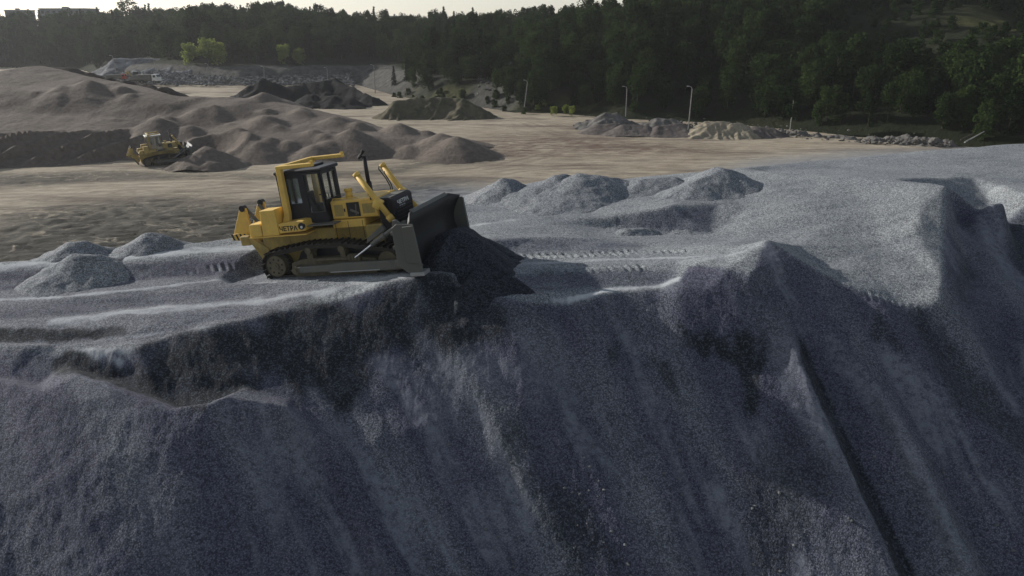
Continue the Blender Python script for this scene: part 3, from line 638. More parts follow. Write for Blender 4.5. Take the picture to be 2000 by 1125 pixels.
# ================================================================ STOCKPILES BELOW
def tin_patch(name, lines, res, base, mat, cones=(), extra=None, label=None, cat=None, sm=2.0, rough=.12, nsc=.35):
    P = np.array([p for l in lines for p in l]); x0, y0 = P[:, 0].min(), P[:, 1].min(); x1, y1 = P[:, 0].max(), P[:, 1].max()
    xs = np.arange(x0, x1, res); ys = np.arange(y0, y1, res); X, Y = np.meshgrid(xs, ys); Z = np.full(X.shape, -.6); ok = np.zeros(X.shape, bool)
    pts = [Vector(p[:2]) for p in P]
    V, Ed, Fc, ov, oe, of = delaunay_2d_cdt(pts, [], [], 0, 1e-4)
    vz = [float(np.mean([P[j, 2] for j in o])) for o in ov]
    for f in Fc:
        (ax, ay), (bx, by), (cx, cy) = [tuple(V[i]) for i in f]; z0, z1, z2 = [vz[i] for i in f]
        i0, i1 = np.searchsorted(xs, (min(ax, bx, cx), max(ax, bx, cx))); j0, j1 = np.searchsorted(ys, (min(ay, by, cy), max(ay, by, cy)))
        if i1 <= i0 or j1 <= j0: continue
        x = X[j0:j1+1, i0:i1+1]; y = Y[j0:j1+1, i0:i1+1]; den = (by-cy)*(ax-cx)+(cx-bx)*(ay-cy)
        if abs(den) < 1e-9: continue
        l0 = ((by-cy)*(x-cx)+(cx-bx)*(y-cy))/den; l1 = ((cy-ay)*(x-cx)+(ax-cx)*(y-cy))/den; l2 = 1-l0-l1
        ins = (l0 >= -1e-6) & (l1 >= -1e-6) & (l2 >= -1e-6); sub = Z[j0:j1+1, i0:i1+1]; sub[ins] = (l0*z0+l1*z1+l2*z2)[ins]; so = ok[j0:j1+1, i0:i1+1]; so |= ins
    Z = np.where(ok, blur(Z, sm, sm), Z)
    wx = X+.22*fbm(X*.25, Y*.25, 3); wy = Y+.22*fbm(X*.25+8, Y*.25, 3)
    for cx, cy, h, sl in cones:
        j = int(np.clip((cy-y0)/res, 0, len(ys)-1)); i = int(np.clip((cx-x0)/res, 0, len(xs)-1)); zb = Z[j, i]
        if zb < .6: continue
        d = np.hypot(wx-cx, wy-cy); d = np.sqrt(d*d+.05)-.22
        Z = np.maximum(Z, np.maximum(zb+h-sl*d, -.6))
    Z = blur(Z, .9, .9); ok = np.pad(Z, 0) > -.52
    if extra is not None: Z = Z+extra(X, Y, Z)*ok
    Z = Z+rough*fbm(X*nsc, Y*nsc, 5, .55)
    return tag(link(name, grid_mesh(name, X, Y, Z, ok), mat), label, cat)
SL = []
def sl(*p): SL.append([A(*q) for q in p])
sl((-420,362,-.4),(-300,354,-.4),(0,338,-.4),(130,332,-.4),(210,326,-.4),(270,306,-.4),(345,298,-.4),(400,316,-.4),(450,328,-.4),(650,323,-.4),(800,317,-.4),(900,309,-.4),(950,302,-.4),(985,292,-.4))
sl((-380,302,3.0),(-300,295,3.1),(0,277,2.6),(130,271,2.7),(240,265,2.8),(300,254,2.9),(370,254,2.8),(430,276,2.25),(560,273,2.35),(650,271,2.3),(750,269,2.2),(850,271,1.9),(930,281,.9))
sl((-300,225,4.9),(0,217,5.4),(200,226,4.6),(350,217,5.0),(500,226,4.4),(640,240,3.6),(760,252,2.7),(860,262,1.8))
sl((-300,175,7.4),(0,180,7.8),(120,175,8.0),(230,185,7.2),(340,200,6.2),(450,205,5.9))
sl((-300,146,9.4),(0,136,10.6),(50,128,11.1),(80,125,11.3),(110,131,10.8),(170,146,9.6),(230,158,8.7),(290,168,8.0),(345,186,6.9),(420,187,6.8),(520,192,6.2),(600,207,5.3),(700,231,4.0),(800,252,2.5),(900,266,1.4))
sl((990,286,-.4),(985,278,-.4),(950,270,-.4))
bk = [(p[0]*1.06, p[1]+p[2]/.6+2, -.4) for p in SL[4]]; SL.append(bk)
rs = np.random.default_rng(21); cones = []
for i in range(150):
    px = rs.uniform(-250, 940); t = rs.uniform(0, 1)
    front = np.interp(px, [-250, 0, 300, 650, 940], [285, 272, 262, 268, 282]); back = np.interp(px, [-250, 0, 80, 200, 345, 520, 700, 940], [160, 150, 150, 165, 195, 200, 235, 272])
    py = front+(back-front)*t; zz = np.interp(t, [0, 1], [3.6, np.interp(px, [0, 80, 345, 700, 940], [9.5, 10, 6.6, 4, 1.2])])
    if px < 250 and t < .85 and rs.uniform() < .75: continue
    if 40 < px < 330 and t < .35: continue
    x, y, z = A(px, py, zz); cones.append((x, y, rs.uniform(.3, 1.15), rs.uniform(.40, .58)))
def furrows(X, Y, Z):
    px = 1000+FPX*X/(Y*CT+(CAM_Z-Z)*ST); m = sstep(290, 230, px)*sstep(.0, .6, Z)*(1-sstep(2.7, 3.5, Z))
    u = X-.55*(Y-105)+.8*fbm(X*.2, Y*.2, 2); s = (u % 4.4)/4.4
    cut = np.full(X.shape, 1e3); Od = Vector(A(285, 321, .05)); e_ = Od+7.0*Vector((math.cos(R(30)), math.sin(R(30)), 0)); r_ = Od-2.0*Vector((math.cos(R(30)), math.sin(R(30)), 0)); dd, _ = seg_dist(X, Y, r_, e_); cap = -.15+.75*np.maximum(0, dd-2.6)
    f_ = m*(1.7+.9*fbm(X*.15, Y*.05, 2))*(np.abs(s-.35)*1.5-.4); return np.minimum(Z+f_, cap)-Z
o = tin_patch('sand_stockpile', SL, .42, -50, M['sand'], cones, furrows, 'long brown sand stockpile of many merged dump heaps across the left yard', 'sand pile', sm=1.5)

heap('slag_pile', 'black ridge-shaped slag pile behind the brown sand stockpile', 'slag pile', [(on(470,176,200), on(512,153,203), .75), (on(512,153,203), on(560,170,203), .75), (on(560,168,203), on(640,156,206), .7), (on(640,156,206), on(655,154,207), .7), (on(655,156,206), on(700,178,200), .75), (on(700,178,200), on(735,190,196), .7), (on(600,184,192), on(690,190,190), .6)], -.3, .5, M['coal'], rough=.55, nscale=.3, seed=3, gully=.25)
heap('dark_soil_pile', 'dark brown soil pile sloping right behind the sand peak', 'soil pile', [(on(90,131,205), on(150,134,206), .6), (on(150,134,206), on(225,154,205), .65), (on(225,154,205), on(300,166,203), .6), (on(318,169,196), on(332,171,196), .6)], -.3, .5, M['darksoil'], rough=.4, nscale=.3, seed=4, gully=.2)
heap('clay_mound', 'olive clay mound with steep cut face beside the road', 'soil mound', [(on(775,196,168), on(815,190,170), .95), (on(815,190,170), on(905,192,170), 1.0), (on(905,193,169), on(935,208,168), .8)], -.3, .35, M['claymound'], rough=.35, nscale=.4, seed=5, gully=.35, rnd=.6)
gs = 'low grey-brown sand heaps along the right tree line'
heap('sand_heap', 'low grey-brown sand heap left of the row below two lamp posts', 'sand heap', [(on(1165,243,143), on(1205,240,143), .6)], -.2, .25, M['greysand'], gs, rough=.1, nscale=.6, seed=6)
heap('sand_heap', 'low grey-brown sand heap in the middle of the row', 'sand heap', [(on(1215,243,141), on(1262,244,141), .6)], -.2, .25, M['greysand'], gs, rough=.1, nscale=.6, seed=7)
heap('sand_heap', 'grey-brown sand heap touching the tallest lamp post foot', 'sand heap', [(on(1285,246,140), on(1332,240,141), .6)], -.2, .25, M['greysand'], gs, rough=.1, nscale=.6, seed=8)
heap('pale_heap', 'small pale rubble heap rising behind the grey-brown sand heaps', 'rubble heap', [(on(1180,221,150), on(1205,222,150), .65)], -.2, .3, M['rock'], rough=.45, nscale=.7, seed=9, gully=.3)
heap('pale_heap', 'low pale rubble heap just left of the tallest lamp post', 'rubble heap', [(on(1285,230,148), on(1315,231,148), .6)], -.2, .3, M['rock'], rough=.45, nscale=.7, seed=10, gully=.3)
heap('pale_sand_heap', 'pale yellow sand heap with cut right side by the tallest lamp post', 'sand heap', [(on(1378,237,139), on(1420,237,139), .75), (on(1430,240,138), on(1450,241,138), .8)], -.2, .2, M['palesand'], rough=.22, nscale=.7, seed=11, gully=.35)
heap('grey_sand_heap', 'dull grey sand heap joined to the right of the pale yellow one', 'sand heap', [(on(1475,246,139), on(1510,250,139), .62)], -.2, .22, M['greysand'], rough=.15, nscale=.7, seed=12, gully=.2)
heap('rubble_bank', 'long low bank of broken rock and soil along the dark forest foot', 'rubble bank', [(on(1530,252,141), on(1600,262,138), .6), (on(1600,262,138), on(1700,270,133), .6), (on(1700,270,133), on(1780,265,130), .6), (on(1780,265,130), on(1850,274,127), .6)], -.2, .25, M['rock'], rough=.8, nscale=.6, seed=13, gully=.3)
heap('rubble_slope', 'grey dusty slope of blasted rock under the far left trees', 'rubble slope', [(on(215,140,275), on(330,132,280), .5), (on(330,137,276), on(470,139,276), .55), (on(470,139,276), on(690,146,276), .5)], -.5, .6, M['rubble'], rough=1.1, nscale=.35, seed=14, gully=.3)
heap('waste_rock_bench', 'dark upper bench of waste rock behind the far rubble slope', 'rock bench', [(on(225,113,302), on(340,115,305), .8)], 0, .8, M['rubble'], rough=.6, nscale=.25, seed=15, gully=.2)

# broken rocks: each one a lumpy faceted stone
def rock_mesh(name, seed):
    r = random.Random(seed); bm = bmesh.new(); bmesh.ops.create_icosphere(bm, subdivisions=1, radius=1)
    for v in bm.verts: v.co *= r.uniform(.7, 1.15)
    for v in bm.verts: v.co = Vector((v.co.x*1.15, v.co.y*.9, v.co.z*.7))
    m = bpy.data.meshes.new(name); bm.to_mesh(m); bm.free(); return m
ROCKS = [rock_mesh('boulder', i) for i in range(6)]
for m in ROCKS: m.materials.append(M['rock'])
rr_ = random.Random(5); K = 0
for i in range(46):
    t = i/45+rr_.uniform(-.01, .01); px = 1532+t*325; py = np.interp(px, [1530, 1600, 1700, 1780, 1860], [266, 279, 284, 282, 285])-abs(rr_.gauss(0, 5))
    Y = np.interp(px, [1530, 1700, 1860], [137, 129, 124.5])+rr_.uniform(-.5, 1.0); p = on(px, py, Y)
    b = link('boulder', ROCKS[i % 6]); s = rr_.choice((.15, .22, .3, .42))*rr_.uniform(.8, 1.2); b.scale = (s, s*rr_.uniform(.8, 1.2), s); b.location = p; b.rotation_euler = (rr_.uniform(-.5, .5), rr_.uniform(-.5, .5), rr_.uniform(0, 6))
    tag(b, 'broken pale boulder lying on the rubble bank at the forest foot', 'boulder', 'boulders on the rubble bank')
def rock_field(name, n, place, mat, label, cat):
    base = ROCKS[0]; v0 = np.array([v.co for v in base.vertices]); f0 = np.array([p.vertices[:] for p in base.polygons]); Vs = []; Fs = []; k = 0
    for i in range(n):
        p, s = place(); v = v0*np.array([s*rr_.uniform(.7, 1.3), s*rr_.uniform(.7, 1.3), s*rr_.uniform(.6, 1.1)]); a = rr_.uniform(0, 6.3); c, q = math.cos(a), math.sin(a)
        v = v*rng.uniform(.8, 1.2, v.shape); v = np.stack([v[:, 0]*c-v[:, 1]*q, v[:, 0]*q+v[:, 1]*c, v[:, 2]], 1)+np.array(p); Vs.append(v); Fs.append(f0+k); k += len(v0)
    m = bpy.data.meshes.new(name); m.from_pydata(np.concatenate(Vs).tolist(), [], np.concatenate(Fs).tolist()); m.update()
    return tag(link(name, m, mat), label, cat, kind='stuff')
def pl_stone():
    while True:
        px, py = rr_.uniform(700, 2040), rr_.uniform(860, 1125)
        p = hit(px, py)
        if rr_.random() < (.35 if py < 700 else .9): return p, rr_.choice((.015, .02, .03, .03, .045, .06))
rock_field('loose_stones', 350, pl_stone, M['greyrock'], 'loose larger stones lying on the gravel face', 'stones')
def pl_far():
    px = rr_.uniform(225, 690); t = rr_.uniform(0, 1); py = 166-t*28 if px > 330 else 164-t*26
    Y = 255+t*22; p = on(px, py, Y); return p, rr_.choice((.2, .3, .4, .65))
rock_field('loose_rubble', 1500, pl_far, M['greyrock'], 'loose grey blasted rock strewn over the far rubble slope', 'rubble')
def pl_bank():
    px = rr_.uniform(1250, 1865); py = np.interp(px, [1250, 1530, 1600, 1700, 1780, 1865], [246, 262, 276, 283, 281, 286])-abs(rr_.gauss(0, 7)); Y = np.interp(px, [1250, 1530, 1700, 1865], [150, 140, 130, 125]); return on(px, py, Y), rr_.choice((.1, .15, .22, .3))
rock_field('small_rubble', 500, pl_bank, M['rock'], 'small broken stones scattered along the forest foot', 'rubble')
def pl_scar():
    px = rr_.uniform(930, 1010); py = rr_.uniform(135, 190); Y = 196+(190-py)*.35; x, y, _ = on(px, py, Y); z, d, t = hz1(x, y); return (x, y, z), rr_.choice((.3, .5, .8))
rock_field('scree', 130, pl_scar, M['rock'], 'scree of broken rock in a gap of the forest slope', 'rubble')

# ================================================================ TREES
def tri_mesh(name, V, F, mat):
    m = bpy.data.meshes.new(name); m.from_pydata(V, [], F); m.update(); m.materials.append(mat); return m
def trunk_mesh(name, h, r, mat, limbs=6, seed=0, lean=0.0):
    rd = random.Random(seed); V = []; F = []
    def cone(p, q, r0, r1, n=6):
        d = (Vector(q)-Vector(p)); zx = d.to_track_quat('Z', 'Y'); k = len(V)
        for P_, rad in ((p, r0), (q, r1)):
            for i in range(n):
                a = 2*math.pi*i/n; V.append(tuple(Vector(P_)+zx @ Vector((math.cos(a)*rad, math.sin(a)*rad, 0))))
        for i in range(n): F.append((k+i, k+(i+1) % n, k+n+(i+1) % n, k+n+i))
    p = Vector((0, 0, -.6)); segs = 5
    for i in range(segs):
        q = Vector((lean*(i+1)/segs*h*.1+rd.gauss(0, .06), rd.gauss(0, .06), h*(i+1)/segs)); cone(p, q, r*(1-i/segs*.8), r*(1-(i+1)/segs*.8)); p = q
    for i in range(limbs):
        z = h*rd.uniform(.3, .85); a = rd.uniform(0, 6.3); L = h*.16*rd.uniform(.7, 1.2); cone((0, 0, z), (math.cos(a)*L, math.sin(a)*L, z+L*.6), r*.3, r*.08, 4)
    return tri_mesh(name, V, F, mat)
def leaf_quad(V, F, c, s, rd, up=.0):
    n = Vector((rd.gauss(0, 1), rd.gauss(0, 1), rd.gauss(0, 1)+up)).normalized(); t = n.orthogonal().normalized(); b = n.cross(t); a = rd.uniform(0, 6.3)
    u = (t*math.cos(a)+b*math.sin(a))*s; v = (b*math.cos(a)-t*math.sin(a))*s*.62; k = len(V)
    V += [tuple(c-u), tuple(c+v*.9), tuple(c+u), tuple(c-v)]; F.append((k, k+1, k+2, k+3))
def conifer(seed, h, w, n=1500):
    rd = random.Random(seed); V = []; F = []; z = h*.1
    whorls = 16
    for i in range(whorls):
        t = i/(whorls-1); zc = h*(.1+.88*t); rad = w*(1-t)**.85*rd.uniform(.75, 1.15)+.12; nb = max(4, int(9*(1-t)+3))
        for j in range(nb):
            a = rd.uniform(0, 6.3); L = rad*rd.uniform(.6, 1.15); m = max(4, int(n/whorls/nb*(1.3-.6*t)))
            for k in range(m):
                u = rd.uniform(.12, 1)**.8; c = Vector((math.cos(a)*L*u+rd.gauss(0, .12), math.sin(a)*L*u+rd.gauss(0, .12), zc-L*.35*u*u+rd.gauss(0, .12)))
                leaf_quad(V, F, c, rd.uniform(.2, .42), rd, .6)
    for k in range(12): leaf_quad(V, F, Vector((rd.gauss(0, .06), rd.gauss(0, .06), h*rd.uniform(.93, 1.02))), .2, rd)
    return V, F
def broadleaf(seed, h, w, n=1500, low=.22, clumps=26):
    rd = random.Random(seed); V = []; F = []
    for i in range(clumps):
        t = rd.uniform(0, 1)**.8; zc = h*(low+(.97-low)*t); prof = math.sin(math.pi*(.14+.74*t))**.55
        a = rd.uniform(0, 6.3); q = rd.uniform(.15, .9)*w*prof; cr = w*rd.uniform(.28, .5)*(.6+.5*prof)
        cc = Vector((math.cos(a)*q, math.sin(a)*q, zc))
        for k in range(n//clumps):
            d = Vector((rd.gauss(0, 1), rd.gauss(0, 1), rd.gauss(0, 1))).normalized()*cr*rd.uniform(.35, 1)**.5; d.z *= 1.15
            leaf_quad(V, F, cc+d, rd.uniform(.18, .40), rd)
    return V, F
KINDS = []
for i, (h, ww) in enumerate(((10.5, 1.9), (12, 2.1), (9, 1.9))): KINDS.append(('spruce', tri_mesh('trunk', [], [], M['bark']) if 0 else trunk_mesh('trunk', h, .16, M['bark'], 0, i), tri_mesh('crown', *conifer(i, h, ww), M['needles'])))
for i, (h, ww) in enumerate(((11, 1.7), (11.5, 2.7), (9, 2.7))): KINDS.append(('birch', trunk_mesh('trunk', h*.9, .13, M['birchbark' if i == 0 else 'bark'], 5, i+5), tri_mesh('crown', *broadleaf(40+i, h, ww, 1500 if i == 0 else 2000, .28 if i == 0 else .08, 34), M['leaves'])))
for i, (h, ww) in enumerate(((10, 2.9), (8, 3.1))): KINDS.append(('aspen', trunk_mesh('trunk', h*.85, .17, M['bark'], 6, i+9), tri_mesh('crown', *broadleaf(60+i, h, ww, 2100, .06, 38), M['leaves'])))
KINDS.append(('bush', trunk_mesh('trunk', 3.0, .08, M['bark'], 6, 20), tri_mesh('crown', *broadleaf(70, 4.2, 2.1, 900, .08, 16), M['leaves'])))
KINDS.append(('bright', trunk_mesh('trunk', 6.2, .12, M['bark'], 6, 21), tri_mesh('crown', *broadleaf(71, 7.2, 2.4, 1300, .1, 22), M['brightleaves'])))
def plant(kind, x, y, z, s, rot, name, label, cat, group, sz=None):
    e = empty(name, (x, y, z), (0, 0, rot)); e.scale = (s, s, sz or s); tag(e, label, cat, group)
    link('trunk', KINDS[kind][1], None, e); link('crown', KINDS[kind][2], None, e); return e
tr = random.Random(11); cand = []
N = 26000
th = rng.uniform(R(-40), R(40), N); r = np.sqrt(rng.uniform(105**2, 520**2, N)); CX, CY = r*np.sin(th), r*np.cos(th)
CZ, CD, CTt = hill_z(CX[None], CY[None]); CZ, CD, CTt = CZ[0], CD[0], CTt[0]
occ = {}
for i in range(N):
    d, t = CD[i], CTt[i]
    if d < (19 if 3.4 < t < 6.8 else 3.0) or d > 95+30*(t > 13): continue
    if t > 14.2 and 50 < d < 66: continue                        # the grassy terrace stays open
    if 8.4 < t < 9.9 and d < 9 and rng.uniform() < .75: continue
    sp = 2.2 if (t > 13.8 and d > 24) else 2.9 if t > 9 else 3.6
    key = (int(CX[i]//sp), int(CY[i]//sp)); 
    if any((key[0]+a, key[1]+b) in occ and math.hypot(occ[(key[0]+a, key[1]+b)][0]-CX[i], occ[(key[0]+a, key[1]+b)][1]-CY[i]) < sp for a in (-1, 0, 1) for b in (-1, 0, 1)): continue
    occ[key] = (CX[i], CY[i]); cand.append((CX[i], CY[i], CZ[i], d, t))
trees = []
for x, y, z, d, t in cand:
    con = tr.random() < np.interp(t, [0, 5, 8, 11, 14], [.06, .1, .16, .2, .2])
    k = tr.choice((0, 1, 2)) if con else tr.choice((4, 5, 6, 7))
    s = tr.uniform(.62, 1.08)*(1.35 if t < 4 else 1)*(.72 if d < 9 else 1)
    if t > 13.8 and d > 24: k = 8; s = tr.uniform(.5, 1.1)*(.62 if 34 < d < 66 else 1.0)
    if 0: s *= .4 if d > 50 else .2 if d > 34 else .42 if d > 24 else .8
    trees.append((x, y, z, d, t, k, s, tr.uniform(0, 6.3)))
# size in view decides which trees stand alone; a tree deep in the wood shows only its tip
def shows(q):
    x, y, z, d, t, k, s, ro = q; px = 1000+FPX*x/(y*CT+(CAM_Z-z)*ST); inside = -40 < px < 2040
    return (inside, s/math.hypot(x, y)*(1.6 if d < 14 else 1.0 if d < 30 else .7))
trees.sort(key=shows, reverse=True)
TXT = {'spruce': 'dark narrow spruce in the dense forest %s', 'birch': 'tall loose-crowned birch in the dense forest %s', 'bush': 'low dark bush in the thicket %s', 'aspen': 'broad dark aspen in the dense forest %s'}
for q in trees[:280]:
    x, y, z, d, t, k, s, ro = q; kn = KINDS[k][0]; where = 'behind the far rubble slope' if t < 6.5 else 'above the clay mound' if t < 10 else 'behind the lamp posts' if t < 13.2 else 'above the rubble bank' if t < 15.2 else 'at the right end of the forest'
    plant(k, x, y, z-.2, s, ro, kn+('' if kn == 'bush' else '_tree'), TXT[kn] % where, 'bush' if kn == 'bush' else 'tree', 'forest %s trees' % kn, s*tr.uniform(.9, 1.15))
rest = trees[280:]
# the rest of the wood: one mass, its trees placed by geometry nodes
pc = bpy.data.collections.new('forest_tree_kinds')
for i in range(9):
    kn, tm, cm = KINDS[i]; bm = bmesh.new(); bm.from_mesh(cm); nf = len(bm.faces); bm.from_mesh(tm)
    m = bpy.data.meshes.new('forest_tree'); 
    for j, f in enumerate(bm.faces): f.material_index = 0 if j < nf else 1
    bm.to_mesh(m); bm.free(); m.materials.append(cm.materials[0]); m.materials.append(tm.materials[0])
    po = bpy.data.objects.new('forest_tree_%d' % i, m); pc.objects.link(po)
fm = bpy.data.meshes.new('forest'); fm.from_pydata([(q[0], q[1], q[2]-.2) for q in rest], [], []); fm.update()
for nm, ty, vals in (('k', 'INT', [q[5] for q in rest]), ('s', 'FLOAT', [q[6] for q in rest]), ('rot', 'FLOAT', [q[7] for q in rest])):
    at = fm.attributes.new(nm, ty, 'POINT'); at.data.foreach_set('value', np.array(vals, np.int32 if ty == 'INT' else np.float32))
fo = tag(link('forest', fm), 'dense mixed forest covering the hillside behind the quarry yard', 'forest', kind='stuff')
ng = bpy.data.node_groups.new('forest_nodes', 'GeometryNodeTree'); ng.interface.new_socket('Geometry', in_out='INPUT', socket_type='NodeSocketGeometry'); ng.interface.new_socket('Geometry', in_out='OUTPUT', socket_type='NodeSocketGeometry')
N_ = ng.nodes; gi = N_.new('NodeGroupInput'); go = N_.new('NodeGroupOutput'); ip = N_.new('GeometryNodeInstanceOnPoints'); ci = N_.new('GeometryNodeCollectionInfo')
ci.inputs['Collection'].default_value = pc; ci.inputs['Separate Children'].default_value = True; ci.inputs['Reset Children'].default_value = True
ip.inputs['Pick Instance'].default_value = True
def na(nm, ty):
    a = N_.new('GeometryNodeInputNamedAttribute'); a.data_type = ty; a.inputs[0].default_value = nm; return [o_ for o_ in a.outputs if o_.enabled][0]
cx_ = N_.new('ShaderNodeCombineXYZ'); ng.links.new(na('rot', 'FLOAT'), cx_.inputs[2])
ng.links.new(gi.outputs[0], ip.inputs['Points']); ng.links.new(ci.outputs[0], ip.inputs['Instance']); ng.links.new(na('k', 'INT'), ip.inputs['Instance Index']); ng.links.new(cx_.outputs[0], ip.inputs['Rotation']); ng.links.new(na('s', 'FLOAT'), ip.inputs['Scale']); ng.links.new(ip.outputs[0], go.inputs[0])
mo = fo.modifiers.new('trees', 'NODES'); mo.node_group = ng
# trees that stand out
for i, (px, pyt, Y, k, lab) in enumerate(((245,-2,430,6,'tallest dark round tree of the skyline clump right of the factory'),(222,10,436,4,'dark tree at the left side of the tall skyline clump'),(270,12,428,7,'dark broad tree in the middle of the tall skyline clump'),(297,17,430,6,'dark broad tree at the right end of the tall skyline clump'),(440,22,425,7,'round dark tree standing alone above the middle skyline'))):
    x, y, zt = on(px, pyt, Y); z = hz1(x, y)[0]; h0 = {4: 12.5, 6: 10, 7: 8.5}[k]; sc = (zt-z)/h0; plant(k, x, y, z-.2, sc, i*2.1, 'skyline_tree', lab, 'tree', 'tall trees on the skyline')
for i, (px, py, Y, s, lab) in enumerate(((408,128,281,1.3,'bright yellow-green tree, left of the pair above the rubble slope'),(428,126,280,1.15,'bright yellow-green tree, right of the pair above the rubble slope'),(372,128,283,1.1,'light green bushy tree at the left end of the bright trees'),(556,126,281,.95,'small bright bush-like tree right of the pair, above the rubble slope'),(585,128,282,.85,'pale green small tree nearest the right end of the rubble slope'))):
    x, y, _ = on(px, py, Y); z, d, t = hz1(x, y); plant(9, x, y, z-.3, s, i*1.3, 'bright_tree', lab, 'tree', 'bright trees above the rubble slope')
x, y, z = A(1543, 250, .8); plant(3, x, y, z-.4, .72, 1.0, 'birch_tree', 'lone slim birch with bare white trunk before the dark forest', 'tree', None, .80)
for i in range(16):
    px = tr.uniform(1050, 1150); py = tr.uniform(208, 224); x, y, z = A(px, py, .3); plant(9, x, y, z-.3, tr.uniform(.22, .38), tr.uniform(0, 6), 'low_shrub', 'low yellow-green shrub in the thicket left of the rubble heap', 'shrub', 'shrub thicket beside the yard road')
for i in range(26):
    px = tr.uniform(740, 1060); py = np.interp(px, [740, 830, 1060], [176, 196, 218])+tr.uniform(-6, 4); x, y, _ = A(px, py, .5); z, d, t = hz1(x, y); plant(8, x, y, max(z, 0)-.2, tr.uniform(.25, .5), tr.uniform(0, 6), 'low_shrub', 'low dark green shrub along the bank behind the clay mound', 'shrub', 'shrubs along the forest bank')

# ================================================================ BULLDOZERS
class MB:
    def __init__(s): s.bm = bmesh.new()
    def box(s, x0, x1, y0, y1, z0, z1, bev=.0, rot=None):
        r = bmesh.ops.create_cube(s.bm, size=1); vs_ = r['verts']
        for v in vs_: v.co = Vector(((x0+x1)/2+v.co.x*(x1-x0), (y0+y1)/2+v.co.y*(y1-y0), (z0+z1)/2+v.co.z*(z1-z0)))
        if rot: bmesh.ops.rotate(s.bm, verts=vs_, cent=((x0+x1)/2, (y0+y1)/2, (z0+z1)/2), matrix=Matrix.Rotation(rot[0], 3, rot[1]))
        if bev: bmesh.ops.bevel(s.bm, geom=list({e for v in vs_ for e in v.link_edges}), offset=bev, segments=1, affect='EDGES', clamp_overlap=True)
        return s
    def prism(s, pts, y0, y1, bev=.0):
        a = [s.bm.verts.new((p[0], y0, p[1])) for p in pts]; b = [s.bm.verts.new((p[0], y1, p[1])) for p in pts]; n = len(pts)
        f = [s.bm.faces.new(a), s.bm.faces.new(b[::-1])]+[s.bm.faces.new((a[i], b[i], b[(i+1) % n], a[(i+1) % n])) for i in range(n)]
        bmesh.ops.recalc_face_normals(s.bm, faces=f)
        if bev: bmesh.ops.bevel(s.bm, geom=list({e for q in f for e in q.edges}), offset=bev, segments=1, affect='EDGES', clamp_overlap=True)
        return s
    def zprism(s, pts, z0, z1, bev=.0):
        a = [s.bm.verts.new((p[0], p[1], z0)) for p in pts]; b = [s.bm.verts.new((p[0], p[1], z1)) for p in pts]; n = len(pts)
        f = [s.bm.faces.new(a), s.bm.faces.new(b[::-1])]+[s.bm.faces.new((a[i], b[i], b[(i+1) % n], a[(i+1) % n])) for i in range(n)]
        bmesh.ops.recalc_face_normals(s.bm, faces=f)
        if bev: bmesh.ops.bevel(s.bm, geom=list({e for q in f for e in q.edges}), offset=bev, segments=1, affect='EDGES', clamp_overlap=True)
        return s
    def tube(s, p, q, r0, r1=None, n=14):
        p, q = Vector(p), Vector(q); r1 = r0 if r1 is None else r1; d = q-p; m = (p+q)/2
        M4 = Matrix.Translation(m) @ d.to_track_quat('Z', 'Y').to_matrix().to_4x4()
        bmesh.ops.create_cone(s.bm, cap_ends=True, segments=n, radius1=r0, radius2=r1, depth=d.length, matrix=M4); return s
    def path(s, pts, r, n=8):
        for a, b in zip(pts[:-1], pts[1:]): s.tube(a, b, r, r, n)
        return s
    def build(s, name, mat, parent=None, smooth=False):
        me = bpy.data.meshes.new(name); s.bm.normal_update(); s.bm.to_mesh(me); s.bm.free()
        if smooth:
            for p in me.polygons: p.use_smooth = len(p.vertices) == 4
        return link(name, me, M[mat] if isinstance(mat, str) else mat, parent)
def text_mesh(name, body, size, mat, parent, loc, rot, depth=.004):
    cu = bpy.data.curves.new(name, 'FONT'); cu.body = body; cu.size = size; cu.extrude = depth; cu.offset = .006*size/.2
    to = bpy.data.objects.new(name, cu); col.objects.link(to); dg = bpy.context.evaluated_depsgraph_get(); me = bpy.data.meshes.new_from_object(to.evaluated_get(dg))
    bpy.data.objects.remove(to); o = link(name, me, M[mat], parent); o.location = loc; o.rotation_euler = rot; return o
def hull(pts):
    pts = sorted(set(pts)); 
    def half(P):
        h = []
        for p in P:
            while len(h) > 1 and (h[-1][0]-h[-2][0])*(p[1]-h[-2][1])-(h[-1][1]-h[-2][1])*(p[0]-h[-2][0]) <= 0: h.pop()
            h.append(p)
        return h
    a = half(pts); b = half(pts[::-1]); return a[:-1]+b[:-1]
CIRC = [(.17, .43, .55), (1.62, .93, .24), (3.0, .92, .24), (4.78, .36, .52)]
def loop_pts(off=0):
    P = []
    for cx, cz, r in CIRC:
        for i in range(72): a = 2*math.pi*i/72; P.append((round(cx+(r+off)*math.cos(a), 5), round(cz+(r+off)*math.sin(a), 5)))
    return hull(P)
def resample(P, n):
    P = [Vector((*p, 0)) for p in P]+[Vector((*P[0], 0))]; L = [0]
    for a, b in zip(P[:-1], P[1:]): L.append(L[-1]+(b-a).length)
    out = []
    for i in range(n):
        s = L[-1]*i/n; j = max(k for k in range(len(L)-1) if L[k] <= s+1e-9); d = (P[j+1]-P[j]); out.append((P[j]+d*((s-L[j])/max(d.length, 1e-9)), d.normalized()))
    return out, L[-1]
SHOE = None
